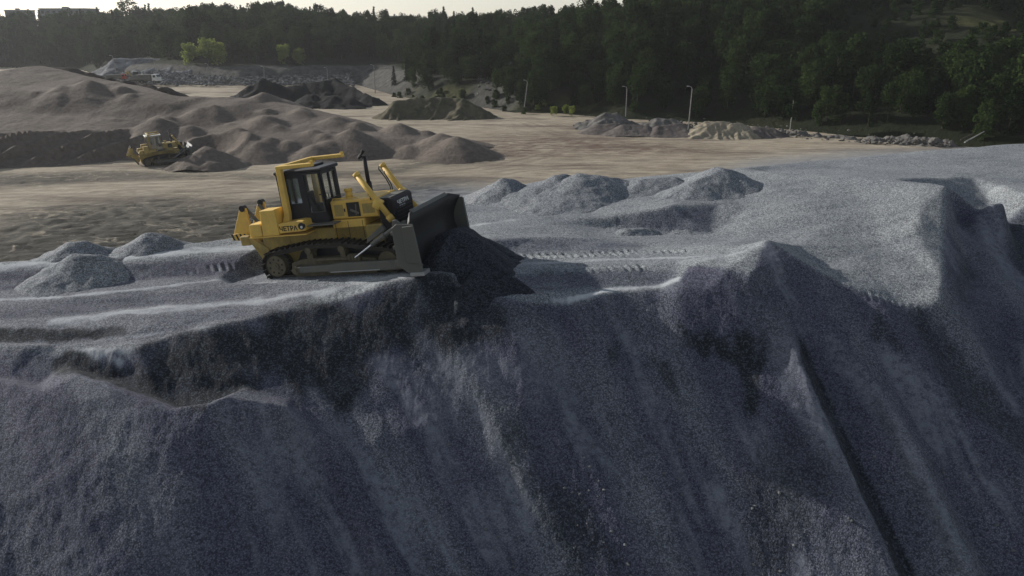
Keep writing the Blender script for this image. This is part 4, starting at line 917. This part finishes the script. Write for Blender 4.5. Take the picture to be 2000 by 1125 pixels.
def make_track(root, side, detail=True):
    global SHOE
    yc = side*1.27
    chain = MB(); inner = [(p.x, p.y) for p, d in resample(loop_pts(-.02), 100)[0]]; inn2 = [(p.x, p.y) for p, d in resample(loop_pts(-.17), 100)[0]]
    tk = None
    for yy in (yc-.13, yc+.13):
        bm = chain.bm; n = len(inner); rows = []
        for pts in (inner, inn2):
            for y in (yy-.05, yy+.05): rows.append([bm.verts.new((p[0], y, p[1])) for p in pts])
        o0, o1, i0, i1 = rows
        for k in range(n):
            m = (k+1) % n; bm.faces.new((o0[k], o0[m], o1[m], o1[k])); bm.faces.new((i0[k], i1[k], i1[m], i0[m])); bm.faces.new((o0[k], i0[k], i0[m], o0[m])); bm.faces.new((o1[k], o1[m], i1[m], i1[k]))
    tk = chain.build('track', 'track', root)
    if SHOE is None:
        b = MB(); b.box(-.105, .105, -.33, .33, -.015, .015); b.prism([(-.10, .012), (-.075, .085), (-.045, .085), (-.03, .012)], -.33, .33); o = b.build('track_shoe', 'track'); SHOE = o.data; bpy.data.objects.remove(o)
    pts, L = resample(loop_pts(.0), 54)
    for p, d in pts:                                             # the loop runs counter-clockwise, outside is to the right of d
        o = link('track_shoe', SHOE, None, tk); nx, nz = d.y, -d.x
        Mx = Matrix(((d.x, 0, nx, p.x), (0, 1, 0, yc), (d.y, 0, nz, p.y), (0, 0, 0, 1)))
        if Mx.to_3x3().determinant() < 0: Mx = Mx @ Matrix.Diagonal((1, -1, 1, 1))
        o.matrix_local = Mx
    MB().prism([(.7, .3), (1.0, .8), (1.6, 1.08), (3.0, 1.08), (4.3, .8), (4.5, .3)], *sorted((side*.93, side*.99))).build('track_dark_backing', 'black', root)  # added black sheet standing in for the dark between the track runs
    f = MB(); f.prism([(.75, .12), (.8, .50), (1.3, .62), (3.3, .62), (4.3, .50), (4.3, .12)], side*1.05, side*1.46, .02); f.box(1.0, 4.3, side*1.44, side*1.50, -.02, .26, .01); fr = f.build('track_frame', 'dusty', root)
    b = MB(); b.tube((1.62, side*1.0, .93), (1.62, side*1.5, .93), .13); b.tube((3.0, side*1.0, .92), (3.0, side*1.5, .92), .13); b.box(1.5, 1.74, side*1.12, side*1.42, .55, .85); b.box(2.9, 3.1, side*1.12, side*1.42, .55, .85); b.build('carrier_roller', 'dusty', fr)
    for i in range(7): MB().tube((1.05+i*.5, side*1.03, .0), (1.05+i*.5, side*1.47, .0), .15).build('track_roller', 'dusty', fr, True)
    b = MB(); b.tube((.17, side*.95, .43), (.17, side*1.53, .43), .40, n=32); s_ = b.build('sprocket', 'dusty', root)
    b = MB()
    for i in range(22):
        a = i/22*2*math.pi; b.box(.17+.44*math.cos(a)-.04, .17+.44*math.cos(a)+.04, side*1.27-.05, side*1.27+.05, .43+.44*math.sin(a)-.05, .43+.44*math.sin(a)+.05, rot=(-a, 'Y'))
    b.build('teeth', 'track', s_)
    b = MB(); b.tube((.17, side*1.52, .43), (.17, side*1.585, .43), .14, n=20); b.tube((.17, side*1.52, .43), (.17, side*1.62, .43), .07); b.build('hub', 'dusty', s_)
    for i in range(8): a = i/8*2*math.pi+.2; MB().tube((.17+.27*math.cos(a), side*1.5, .43+.27*math.sin(a)), (.17+.27*math.cos(a), side*1.535, .43+.27*math.sin(a)), .042, n=10).build('bolt_recess', 'rubber', s_)
    b = MB(); b.tube((4.78, side*1.06, .36), (4.78, side*1.48, .36), .38, n=28); b.tube((4.78, side*1.45, .36), (4.78, side*1.54, .36), .12); b.build('idler', 'dusty', root)
    b = MB(); b.tube((1.9, side*1.47, .55), (3.3, side*1.47, .55), .06); b.box(3.25, 3.75, side*1.42, side*1.55, .46, .72, .01)
    for i in range(4): b.box(3.30+i*.12, 3.36+i*.12, side*1.55, side*1.575, .5, .7)
    b.build('recoil_housing', 'dusty', fr)
    b = MB(); b.tube((1.18, side*1.46, .30), (1.18, side*1.86, .30), .15, n=18); b.tube((1.18, side*1.8, .30), (1.18, side*1.9, .30), .08); b.build('trunnion', 'dusty', fr)
def blade_section(x0):
    C_ = []
    for i in range(13):
        t = i/12; z = .14+t*1.76; C_.append((x0-.42*math.sin(math.pi*min(1, t*.95+.02))-.02+.05*t, z))
    return C_
def bulldozer(name, label, main=True):
    root = empty(name); tag(root, label, 'bulldozer')
    Y_ = 'yellow' if main else 'yellow_dirty'
    for s in (-1, 1): make_track(root, s)
    # hull, hood, radiator guard
    b = MB(); b.box(-.55, 4.5, -.90, .90, .30, 1.62, .03); b.box(-.6, .6, -.92, .92, .8, 1.58, .03); hu = b.build('hull', 'yellow_dirty', root)
    b = MB(); b.box(2.5, 3.85, -.90, .90, 1.12, 1.86, .03); pn = b.build('side_panel', Y_, root)
    for sy in (-1, 1):
        for x in (2.62, 3.15, 3.74): MB().box(x-.008, x+.008, *sorted((sy*.895, sy*.906)), 1.16, 1.82).build('seam', 'letter_black', pn)
    b = MB(); b.box(2.5, 4.42, -.80, .80, 1.88, 2.56, .04); hd = b.build('hood', Y_, root)
    for sy in (-1, 1):
        y0, y1 = sorted((sy*.79, sy*.822)); q = MB(); q.box(2.56, 3.12, y0, y1, 1.93, 2.50, .012); dr = q.build('engine_door', Y_, hd)
        y0, y1 = sorted((sy*.81, sy*.830)); MB().box(2.65, 3.02, y0, y1, 2.0, 2.42).build('mesh_panel', 'yellow_dirty', dr)
        MB().box(3.05, 3.09, *sorted((sy*.82, sy*.845)), 2.15, 2.27).build('latch', 'black', dr)
        MB().box(3.16, 3.68, *sorted((sy*.79, sy*.812)), 1.95, 2.47).build('engine_opening', 'letter_black', hd)
        q = MB(); q.tube((3.3, sy*.80, 2.2), (3.62, sy*.80, 2.05), .05); q.tube((3.5, sy*.79, 2.0), (3.55, sy*.79, 2.4), .035); q.build('engine_pipe', 'steel', hd)
        q = MB(); q.box(3.72, 4.38, *sorted((sy*.79, sy*.82)), 1.96, 2.46, .012); dr = q.build('engine_door', Y_, hd); MB().box(3.80, 4.28, *sorted((sy*.81, sy*.828)), 2.03, 2.39).build('mesh_panel', 'yellow_dirty', dr)
    MB().path([(2.55, -.7, 2.56), (2.6, -.7, 2.63), (3.6, -.7, 2.62), (3.65, -.7, 2.56)], .018).build('handrail', Y_, hd)
    b = MB(); b.prism([(4.42, .75), (4.42, 2.50), (4.98, 2.50), (5.06, 2.42), (5.02, .75)], -.80, .80, .03); rg = b.build('radiator_guard', 'radiator', root)
    q = MB()
    for i in range(9): q.box(5.02, 5.08, -.66, .66, .95+i*.14, .99+i*.14)
    q.build('grille', 'black', rg); MB().box(4.45, 4.95, -.76, .76, 2.503, 2.53, .01).build('top_cover', 'steel', rg)
    # exhaust, precleaner
    b = MB(); b.tube((3.79, 0, 2.5), (3.79, 0, 3.05), .11); b.tube((3.79, 0, 3.0), (3.79, 0, 4.0), .075, .08); ex = b.build('exhaust_pipe', 'radiator', root, True)
    b = MB(); b.tube((3.70, -.02, 4.04), (3.58, -.06, 3.93), .07, .045, 10); b.tube((3.71, -.02, 4.05), (3.80, .02, 4.20), .03, .085, 10); b.build('rain_cap', 'rubber', ex)
    b = MB(); b.tube((2.98, -.15, 2.5), (2.98, -.15, 2.80), .13); b.tube((2.98, -.15, 2.80), (2.98, -.15, 2.90), .16, .15); b.build('precleaner', Y_, root, True)
    # cab
    cm = 'black' if main else 'tan'
    PLAN = [(.58, -.97), (2.46, -.97), (2.46, .16), (1.92, .95), (.58, .95)]
    cab = MB().zprism(PLAN, 1.86, 2.12, .02).build('cab', cm, root)
    wall = MB()
    def frame(p, q, holes, z0=2.1, z1=3.72, th=.07):
        """a wall from p to q in plan with window openings (u0, u1, z0, z1) in metres along it"""
        d = Vector((q[0]-p[0], q[1]-p[1])); L = d.length; d /= L; nrm = Vector((-d.y, d.x))
        def slab(u0, u1, za, zb):
            c = [Vector(p)+d*u0, Vector(p)+d*u1]; wall.zprism([c[0][:], c[1][:], (c[1]+nrm*th)[:], (c[0]+nrm*th)[:]], za, zb)
        u = 0
        for (h0, h1, za, zb) in holes:
            slab(u, h0, z0, z1); slab(h0, h1, z0, za); slab(h0, h1, zb, z1); u = h1
        slab(u, L, z0, z1); return [(Vector(p)+d*h0+nrm*th*.5, Vector(p)+d*h1+nrm*th*.5, za, zb) for h0, h1, za, zb in holes]
    G = []
    G += [('window' if i != 1 else 'door_window', g_) for i, g_ in enumerate(frame(PLAN[0], PLAN[1], [(.40, .90, 2.62, 3.54), (1.15, 1.80, 2.24, 3.64)]))]
    G += [('window', g_) for g_ in frame(PLAN[1], PLAN[2], [(.10, .52, 2.66, 3.60), (.60, 1.04, 2.66, 3.60)])]
    G += [('window', g_) for g_ in frame(PLAN[2], PLAN[3], [(.10, .86, 2.40, 3.60)])]
    G += [('window', g_) for g_ in frame(PLAN[3], PLAN[4], [(.10, .62, 2.30, 3.60), (.74, 1.26, 2.30, 3.60)])]
    G += [('window', g_) for g_ in frame(PLAN[4], PLAN[0], [(.08, 1.84, 2.34, 3.56)])]
    wall.build('cab_wall', cm, cab)
    rf = MB(); rf.zprism([(.52, -1.02), (2.52, -1.02), (2.56, .2), (1.95, 1.0), (.52, 1.0)], 3.722, 3.84, .03); rf.box(1.1, 1.9, -.35, .35, 3.84, 3.92, .03); rfo = rf.build('roof', 'black' if main else 'white', cab)
    for nm, (p, q, za, zb) in G:
        m_ = MB(); vv = [m_.bm.verts.new((p.x, p.y, za)), m_.bm.verts.new((q.x, q.y, za)), m_.bm.verts.new((q.x, q.y, zb)), m_.bm.verts.new((p.x, p.y, zb))]; m_.bm.faces.new(vv); m_.build(nm, 'glass', cab)
    q = MB(); q.tube((1.82, -.96, 2.95), (2.10, -.96, 2.27), .012); q.tube((1.87, -.96, 2.95), (2.15, -.96, 2.27), .010); q.build('wiper', 'rubber', cab)
    MB().box(2.26, 2.36, -1.0, -.97, 2.86, 2.90).build('door_handle', 'black', cab)
    MB().path([(2.50, -.99, 2.72), (2.56, -1.03, 2.78), (2.50, -1.03, 3.66), (2.44, -.99, 3.72)], .016).build('grab_rail', 'black', cab)
    MB().path([(2.58, -.2, 2.72), (2.60, -.2, 3.66), (2.50, -.2, 3.74)], .014).build('grab_rail', 'black', cab)
    q = MB(); q.box(1.30, 1.70, -.24, .24, 2.12, 2.40, .05); q.box(1.20, 1.32, -.22, .22, 2.38, 2.9, .04); q.build('operator_seat', 'seat', cab)
    q = MB(); q.box(2.10, 2.38, -.6, .1, 2.1, 2.62, .03); q.tube((1.9, .3, 2.1), (1.85, .3, 2.7), .02); q.build('dashboard', 'seat', cab)
    # rollover bar, fenders
    b = MB()
    for sy in (-1, 1):
        b.prism([(.62, 1.95), (.92, 1.95), (.98, 2.30), (1.0, 3.95), (.80, 3.95), (.76, 2.30)], sy*1.02 if sy > 0 else -1.22, 1.22 if sy > 0 else -1.02, .015)
        b.box(.80, 2.32, sy*1.12-.1, sy*1.12+.1, 3.93, 4.07, .02); b.box(2.2, 2.32, sy*1.12-.05, sy*1.12+.05, 4.07, 4.13)
    b.box(.80, 1.04, -1.02, 1.02, 3.93, 4.07, .02); b.build('rollover_frame', Y_, root)
    for sy in (-1, 1):
        y0, y1 = sorted((sy*.97, sy*1.55))
        b = MB(); b.prism([(-.10, 1.60), (-.02, 2.56), (.60, 2.56), (.62, 1.60)], y0, y1, .02); tkx = b.build('fuel_tank', Y_, root)
        b = MB(); b.prism([(-.66, 1.60), (-.58, 2.08), (-.12, 2.08), (-.12, 1.60)], y0, y1, .02); b.build('rear_fender', Y_, root)
        b = MB(); b.prism([(.64, 1.66), (.64, 2.02), (1.5, 2.08), (1.72, 2.06), (1.74, 1.70)], y0, y1, .02); ff = b.build('front_fender', Y_, root)
        MB().box(-.66, 1.78, *sorted((sy*.95, sy*1.6)), 1.56, 1.597).build('fender_lip', Y_, ff)
        q = MB(); q.tube((1.62, sy*1.50, 1.88), (1.62, sy*1.575, 1.88), .13, n=18); q.build('lamp_recess', 'black', ff); MB().tube((1.63, sy*1.56, 1.85), (1.63, sy*1.59, 1.85), .05, n=12).build('lamp_lens', 'white', ff)
        MB().box(1.78, 2.9, *sorted((sy*.92, sy*1.45)), 1.82, 1.86, .01).build('platform', 'steel', root)
    if main:
        text_mesh('lettering', 'ЧЕТРА', .235, 'letter_black', root, (.67, -1.552, 1.75), (math.pi/2, 0, 0)).scale = (1.0, 1, 1)
        text_mesh('lettering', 'ЧЕТРА', .20, 'letter_white', root, (5.063, -.52, 2.20), (math.pi/2, 0, math.pi/2)).scale = (1.5, 1, 1)
        text_mesh('lettering', 'Т-35.01', .12, 'letter_white', root, (5.058, -.36, 2.06), (math.pi/2, 0, math.pi/2)).scale = (1.3, 1, 1)
    # push arms, brace, blade
    for sy in (-1, 1):
        b = MB(); y0, y1 = sorted((sy*1.66, sy*1.84)); b.prism([(1.15, .20), (1.1, .42), (2.6, .44), (3.0, .48), (5.45, .48), (5.45, .14), (2.58, .14), (2.5, .20)], y0, y1, .015); ar = b.build('push_arm', 'steel', root)
        MB().box(2.62, 4.6, *sorted((sy*1.84, sy*1.852)), .16, .19).build('wear_strip', 'edge', ar)
        b = MB(); b.tube((5.3, sy*1.75, .31), (5.75, sy*1.75, .31), .12); b.box(5.2, 5.5, *sorted((sy*1.68, sy*1.90)), .20, .44, .02); b.build('knuckle', 'steel', ar)
        b = MB(); b.tube((3.62, sy*1.66, .62), (4.45, sy*1.70, 1.10), .035); br = b.build('tilt_rod', 'chrome', root)
        b = MB(); b.tube((4.40, sy*1.70, 1.07), (5.45, sy*1.78, 1.62), .085); b.tube((4.9, sy*1.73, 1.32), (5.0, sy*1.74, 1.38), .12); b.build('tilt_cylinder', 'steel', br); MB().prism([(4.15, 1.08), (4.2, 1.28), (4.85, 1.70), (4.95, 1.52)], *sorted((sy*1.45, sy*1.62)), .01).build('guard_plate', 'steel', br)
        b = MB(); b.tube((3.94, sy*1.05, 3.47), (4.98, sy*1.05, 1.80), .105, n=18); b.tube((3.9, sy*1.05, 3.53), (3.98, sy*1.05, 3.41), .125, n=18); b.tube((4.9, sy*1.05, 1.92), (5.02, sy*1.05, 1.74), .13, n=18); b.box(4.42, 4.72, sy*1.05-.14, sy*1.05+.14, 2.2, 2.55, .03, rot=(R(32), 'Y')); lc = b.build('lift_cylinder', Y_, root, True)
        MB().tube((4.98, sy*1.05, 1.80), (5.42, sy*1.05, 1.10), .05).build('cylinder_rod', 'chrome', lc)
        MB().box(4.42, 4.75, *sorted((sy*.84, sy*1.0)), 2.15, 2.45, .02).build('trunnion_bracket', 'radiator', lc)
        q = MB(); q.path([(3.98, sy*1.0, 3.5), (3.82, sy*.98, 3.46), (3.80, sy*.95, 3.36), (4.05, sy*.9, 3.0), (4.2, sy*.85, 2.7), (4.2, sy*.82, 2.5)], .022); q.path([(4.05, sy*1.0, 3.36), (4.0, sy*.95, 3.2), (4.25, sy*.88, 2.75), (4.3, sy*.82, 2.5)], .02); q.build('hydraulic_hose', 'rubber', lc)
    bl = MB(); ST_ = [(-2.35, .26), (-1.75, .02), (-.6, 0), (.6, 0), (1.75, .02), (2.35, .26)]; bm = bl.bm; rows = []
    for y, dx in ST_:
        cur = blade_section(6.1+dx); top = .20 if abs(y) < 2 else 0
        fr_ = [bm.verts.new((p[0], y, p[1]+(top if i == 12 else 0))) for i, p in enumerate(cur)]; bk_ = [bm.verts.new((p[0]-.07, y, p[1]+(top if i == 12 else 0))) for i, p in enumerate(cur)]; rows.append((fr_, bk_))
    for (f0, b0), (f1, b1) in zip(rows[:-1], rows[1:]):
        for i in range(12): bm.faces.new((f0[i], f1[i], f1[i+1], f0[i+1])); bm.faces.new((b0[i], b0[i+1], b1[i+1], b1[i]))
        bm.faces.new((f0[12], f1[12], b1[12], b0[12])); bm.faces.new((f0[0], b0[0], b1[0], f1[0]))
    for f_, b_ in (rows[0], rows[-1]):
        for i in range(12): bm.faces.new((f_[i], f_[i+1], b_[i+1], b_[i]))
    bmesh.ops.recalc_face_normals(bm, faces=bm.faces); blo = bl.build('blade', 'moldboard', root)
    for p in blo.data.polygons: p.use_smooth = True
    for sy in (-1, 1):
        y0, y1 = sorted((sy*2.35, sy*2.40)); b = MB(); b.prism([(5.62, .40), (5.62, 1.72), (5.80, 1.86), (6.42, 1.82), (6.52, .16), (6.0, .12)], y0, y1, .01); b.prism([(5.98, .5), (6.02, 1.76), (6.44, 1.78), (6.52, .44)], *sorted((sy*2.40, sy*2.45)), .02); b.build('end_plate', 'blade', blo)
        MB().prism([(5.60, 1.62), (5.66, 1.98), (5.78, 2.0), (6.0, 1.82), (5.95, 1.5)], *sorted((sy*2.24, sy*2.34)), .01).build('lifting_ear', 'blade', blo)
        MB().box(6.05, 6.55, *sorted((sy*1.9, sy*2.44)), .02, .15, .01).build('end_bit', 'edge', blo)
    MB().box(6.05, 6.14, -1.9, 1.9, .0, .20, .01).build('cutting_edge', 'edge', blo)
    MB().prism([(6.08, 2.06), (6.0, 2.16), (6.04, 2.17), (6.14, 2.06)], -1.6, 1.6, .005).build('spill_guard', 'blade', blo)
    b = MB()
    for z in (.5, 1.0, 1.5): b.box(5.44, 5.56, -2.2, 2.2, z-.06, z+.06, .01)
    for y in (-1.75, -1.05, 0, 1.05, 1.75): b.box(5.38, 5.57, y-.06, y+.06, .25, 1.7, .01)
    b.build('blade_ribs', 'blade', blo)
    # ripper
    rp = MB().box(-1.55, -1.15, -1.0, 1.0, 1.18, 1.55, .03).build('ripper_beam', 'yellow_dirty', root)
    for sy in (-1, 1):
        b = MB(); b.prism([(-2.12, 1.46), (-1.52, 2.58), (-1.40, 2.66), (-1.27, 2.56), (-1.22, 1.85), (-1.36, 1.42)], *sorted((sy*.54, sy*.66)), .015); pl = b.build('ripper_bracket', Y_, rp)
        b = MB(); b.tube((-1.40, sy*.50, 2.56), (-1.40, sy*.70, 2.56), .12, n=16); b.build('pin', 'black', pl)
        MB().tube((-1.40, sy*.42, 2.5), (-.55, sy*.42, 1.35), .07).build('ripper_cylinder', 'steel', rp)
        b = MB(); b.prism([(-1.35, 1.38), (-1.2, 1.55), (-.35, .98), (-.45, .82)], *sorted((sy*.78, sy*.98)), .015); b.build('ripper_arm', 'yellow_dirty', rp)
        b = MB(); b.prism([(-2.14, 1.36), (-2.06, 1.60), (-1.42, 1.66), (-1.36, 1.30)], *sorted((sy*.66, sy*.70)), .01); hz_ = b.build('warning_board', Y_, rp)
        q = MB()
        for i in range(4): x = -2.06+i*.19; q.prism([(x, 1.36-.006*i), (x+.08, 1.35), (x+.0, 1.60), (x-.08, 1.59)], *sorted((sy*.70, sy*.706)))
        q.build('warning_stripe', 'letter_black', hz_)
    MB().prism([(-1.62, 1.85), (-1.2, 1.85), (-1.05, .9), (-.75, .12), (-.95, .06), (-1.35, .75)], -.09, .09, .01).build('ripper_shank', 'steel', rp)
    MB().prism([(-1.5, 1.4), (-1.1, 1.4), (-.7, .55), (-1.0, .5)], -.62, -.5, .01).build('ripper_link', 'yellow_dirty', rp)
    return root
def pose(o, O_, F_, L_):
    U_ = F_.cross(L_); o.matrix_world = Matrix(((F_.x, L_.x, U_.x, O_.x), (F_.y, L_.y, U_.y, O_.y), (F_.z, L_.z, U_.z, O_.z), (0, 0, 0, 1)))
dz1 = bulldozer('bulldozer', 'large yellow bulldozer with black cab pushing dark gravel on the grey pile', True)
pose(dz1, D_O+D_U*.03, D_F, D_L)
dz2 = bulldozer('bulldozer', 'distant dusty yellow bulldozer with white cab roof at the brown sand pile', False)
y2, p2 = R(30), R(4); F2 = Vector((math.cos(y2)*math.cos(p2), math.sin(y2)*math.cos(p2), math.sin(p2))); L2 = Vector((-math.sin(y2), math.cos(y2), 0))
pose(dz2, Vector(A(285, 321, .05)), F2, L2)
# a bed of sand the far machine has cut into the slope
heap('sand_heap', 'ridge of loose brown sand pushed up in front of the distant bulldozer', 'sand heap', [(A(385,300,1.2), A(400,286,2.6), .45), (A(372,312,.5), A(420,298,1.7), .4)], -.2, .3, M['sand'], rough=.2, nscale=.5, seed=30, flare=0)

# ================================================================ SMALL THINGS
def lamp_post(px, pyb, pyt, label, lean=0.0, Y=None):
    x, y, z = A(px, pyb, 0) if Y is None else on(px, pyb, Y)
    h = (pyb-pyt)/FPX*math.hypot(y, 18); e = empty('lamp_post', (x, y, z), (0, lean, 0)); tag(e, label, 'lamp post', 'concrete lamp posts along the yard edge')
    MB().tube((0, 0, -.5), (0, 0, h), .12, .08, 8).build('pole', 'concrete', e)
    arm = MB().path([(0, 0, h-.05), (-.12, 0, h+.3), (-.55, 0, h+.45)], .035, 6).build('arm', 'lamp', e)
    MB().box(-.95, -.5, -.11, .11, h+.40, h+.52, .04).build('lamp_head', 'lamp', arm)
for a in ((1343,265,178,'tallest concrete lamp post, beside the pale yellow sand heap',.03),(1222,231,176,'upright concrete lamp post between the tallest one and the leaning one',.0),(1023,219,164,'leaning concrete lamp post standing beside the yard road',.12),(836,177,150,'short lamp post behind the clay mound',.0),(733,182,133,'lamp post just right of the black slag pile',.0),(640,153,136,'far lamp post above the right end of the slag pile',.0),(516,152,134,'far lamp post behind the highest point of the slag pile',.06),(409,152,129,'far lamp post before the bright trees',.0),(307,156,119,'far lamp post right behind the trucks',-.03),(226,140,113,'far lamp post at the left end of the rubble slope',-.06)):
    Yp = None if a[1] > 160 else 250.0
    lamp_post(*a, Y=Yp)
for i, (x0, y0_, x1, y1_, Yl) in enumerate(((1884,278,1922,257,124.0),(1876,273,1902,260,125.5))):
    p, q = on(x0, y0_, Yl), on(x1, y1_, Yl+2.5); o = MB().tube(p, q, .11, .07, 9).build('fallen_log', 'birchbark' if i == 0 else 'bark')
    tag(o, ('pale bare log leaning up from the right end of the rubble bank', 'dark log lying behind the pale leaning log')[i], 'log')
def truck(label, px, pyb, Y, cab, bed, rot, s=1.0):
    x, y, z = on(px, pyb, Y); e = empty('dump_truck', (x, y, z), (0, 0, rot)); e.scale = (s, s, s); tag(e, label, 'truck')
    MB().box(-3.6, 3.4, -.5, .5, .75, 1.05, .03).build('chassis', 'steel', e)
    c = MB().prism([(2.0, 1.0), (2.0, 2.75), (3.3, 2.75), (3.75, 1.9), (3.75, .8), (2.0, .8)], -1.2, 1.2, .05).build('cab', cab, e)
    MB().prism([(3.36, 2.62), (3.70, 1.98), (3.74, 1.98), (3.40, 2.62)], -1.05, 1.05).build('windscreen', 'window', c)
    for sy in (-1, 1): MB().box(2.4, 3.2, *sorted((sy*1.195, sy*1.215)), 1.85, 2.5).build('window', 'window', c); MB().box(3.73, 3.78, *sorted((sy*.7, sy*1.05)), 1.0, 1.2).build('headlight', 'white', c)
    b = MB(); b.prism([(-3.9, 1.25), (-4.1, 2.5), (1.85, 2.7), (1.85, 1.1)], -1.25, 1.25, .04); d = b.build('dump_body', bed, e)
    q = MB()
    for k in range(6):
        for sy in (-1, 1): q.box(-3.6+k, -3.45+k, *sorted((sy*1.25, sy*1.32)), 1.2, 2.55)
    q.build('body_rib', bed, d)
    for wx in (2.7, -1.4, -2.7):
        for sy in (-1, 1):
            wh = MB().tube((wx, sy*.8, .52), (wx, sy*1.2, .52), .52, n=18).build('wheel', 'rubber', e); MB().tube((wx, sy*1.19, .52), (wx, sy*1.22, .52), .26, n=12).build('rim', 'steel', wh)
truck('white-cabbed dump truck with grey body, far left before the rubble slope', 290, 163, 236, 'white', 'steel', R(-8), .95)
truck('red-cabbed truck half hidden behind the dark soil pile', 229, 158, 240, 'red', 'steel', R(12), .7)
def excavator(px, pyb, Y, rot):
    x, y, z = on(px, pyb, Y); e = empty('excavator', (x, y, z), (0, 0, rot)); tag(e, 'small dark excavator standing at the left of the white-cabbed truck', 'excavator')
    for sy in (-1, 1): MB().prism([(-1.9, .1), (-2.1, .5), (-1.8, .85), (1.8, .85), (2.1, .5), (1.9, .1)], *sorted((sy*.75, sy*1.3)), .05).build('track', 'track', e)
    b = MB().box(-2.2, 1.2, -1.3, 1.3, 1.0, 2.0, .08).build('upper_body', 'steel', e); c = MB().prism([(0, 2.0), (0, 3.1), (1.0, 3.1), (1.35, 2.0)], -1.25, -.2, .04).build('cab', 'black', e); MB().box(.15, .95, -1.262, -1.245, 2.2, 2.95).build('window', 'window', c); MB().box(-.1, 1.1, -1.3, -.15, 3.1, 3.2, .02).build('roof', 'white', c)
    MB().prism([(1.0, 1.6), (2.6, 3.4), (3.0, 3.3), (1.4, 1.3)], -.2, .2, .03).build('boom', 'yellow_dirty', e); MB().prism([(2.7, 3.4), (3.8, 1.8), (3.6, 1.7), (2.4, 3.1)], -.15, .15, .02).build('stick', 'yellow_dirty', e); MB().prism([(3.5, 1.8), (4.1, 1.5), (3.9, .8), (3.3, 1.0)], -.5, .5, .03).build('bucket', 'steel', e)
excavator(268, 161, 242, R(170))
def building(name, label, px0, px1, pyt, Y, depth, zb, storeys, roof='roof'):
    x0, _, zt = on(px0, pyt, Y); x1 = on(px1, pyt, Y)[0]; e = empty(name, ((x0+x1)/2, Y, zb)); tag(e, label, 'building'); w_ = x1-x0; h = zt-zb
    MB().box(-w_/2, w_/2, 0, depth, 0, h-.5).build('wall', 'wall', e); r_ = MB().box(-w_/2-.4, w_/2+.4, -.4, depth+.4, h-.498, h, .05).build('roof', roof, e); MB().box(-w_*.1, -w_*.04, depth*.3, depth*.6, h, h+.9).build('roof_vent', 'wall', r_)
    n = max(3, int(w_/3.2)); wm = None
    for st in range(storeys):
        for i in range(n):
            x = -w_/2+(i+.5)*w_/n; z = h-2.2-st*3.0; o = MB().box(x-.75, x+.75, -.04, .06, z-.75, z+.75).build('window', 'window', e)
building('factory_building', 'flat-roofed grey building on the skyline at upper left', 76, 166, 16, 480, 16, 12, 2)
building('shed', 'pale low building at the far left edge of the skyline', 8, 45, 19, 500, 12, 12, 1)
building('long_shed', 'long low pale roof on the skyline left of the middle', 520, 595, 35, 420, 12, 12, 1)
building('shed', 'small pale roof peeping over the trees at the skyline middle', 755, 785, 31, 410, 10, 12, 1)
# ================================================================ HAZE over the whole pit
hb = MB().box(-1500, 1500, -60, 1600, -2, 62); n = NT('haze'); n.n.remove(n.b); pv = n.node('ShaderNodeVolumePrincipled'); pv.inputs['Density'].default_value = .00016; pv.inputs['Color'].default_value = (.86,.88,.9,1); pv.inputs['Anisotropy'].default_value = .35
n.l(pv.outputs[0], n.o.inputs['Volume'])
tag(hb.build('haze', n.m), 'thin pale dusty haze hanging over the quarry', 'haze', kind='stuff')
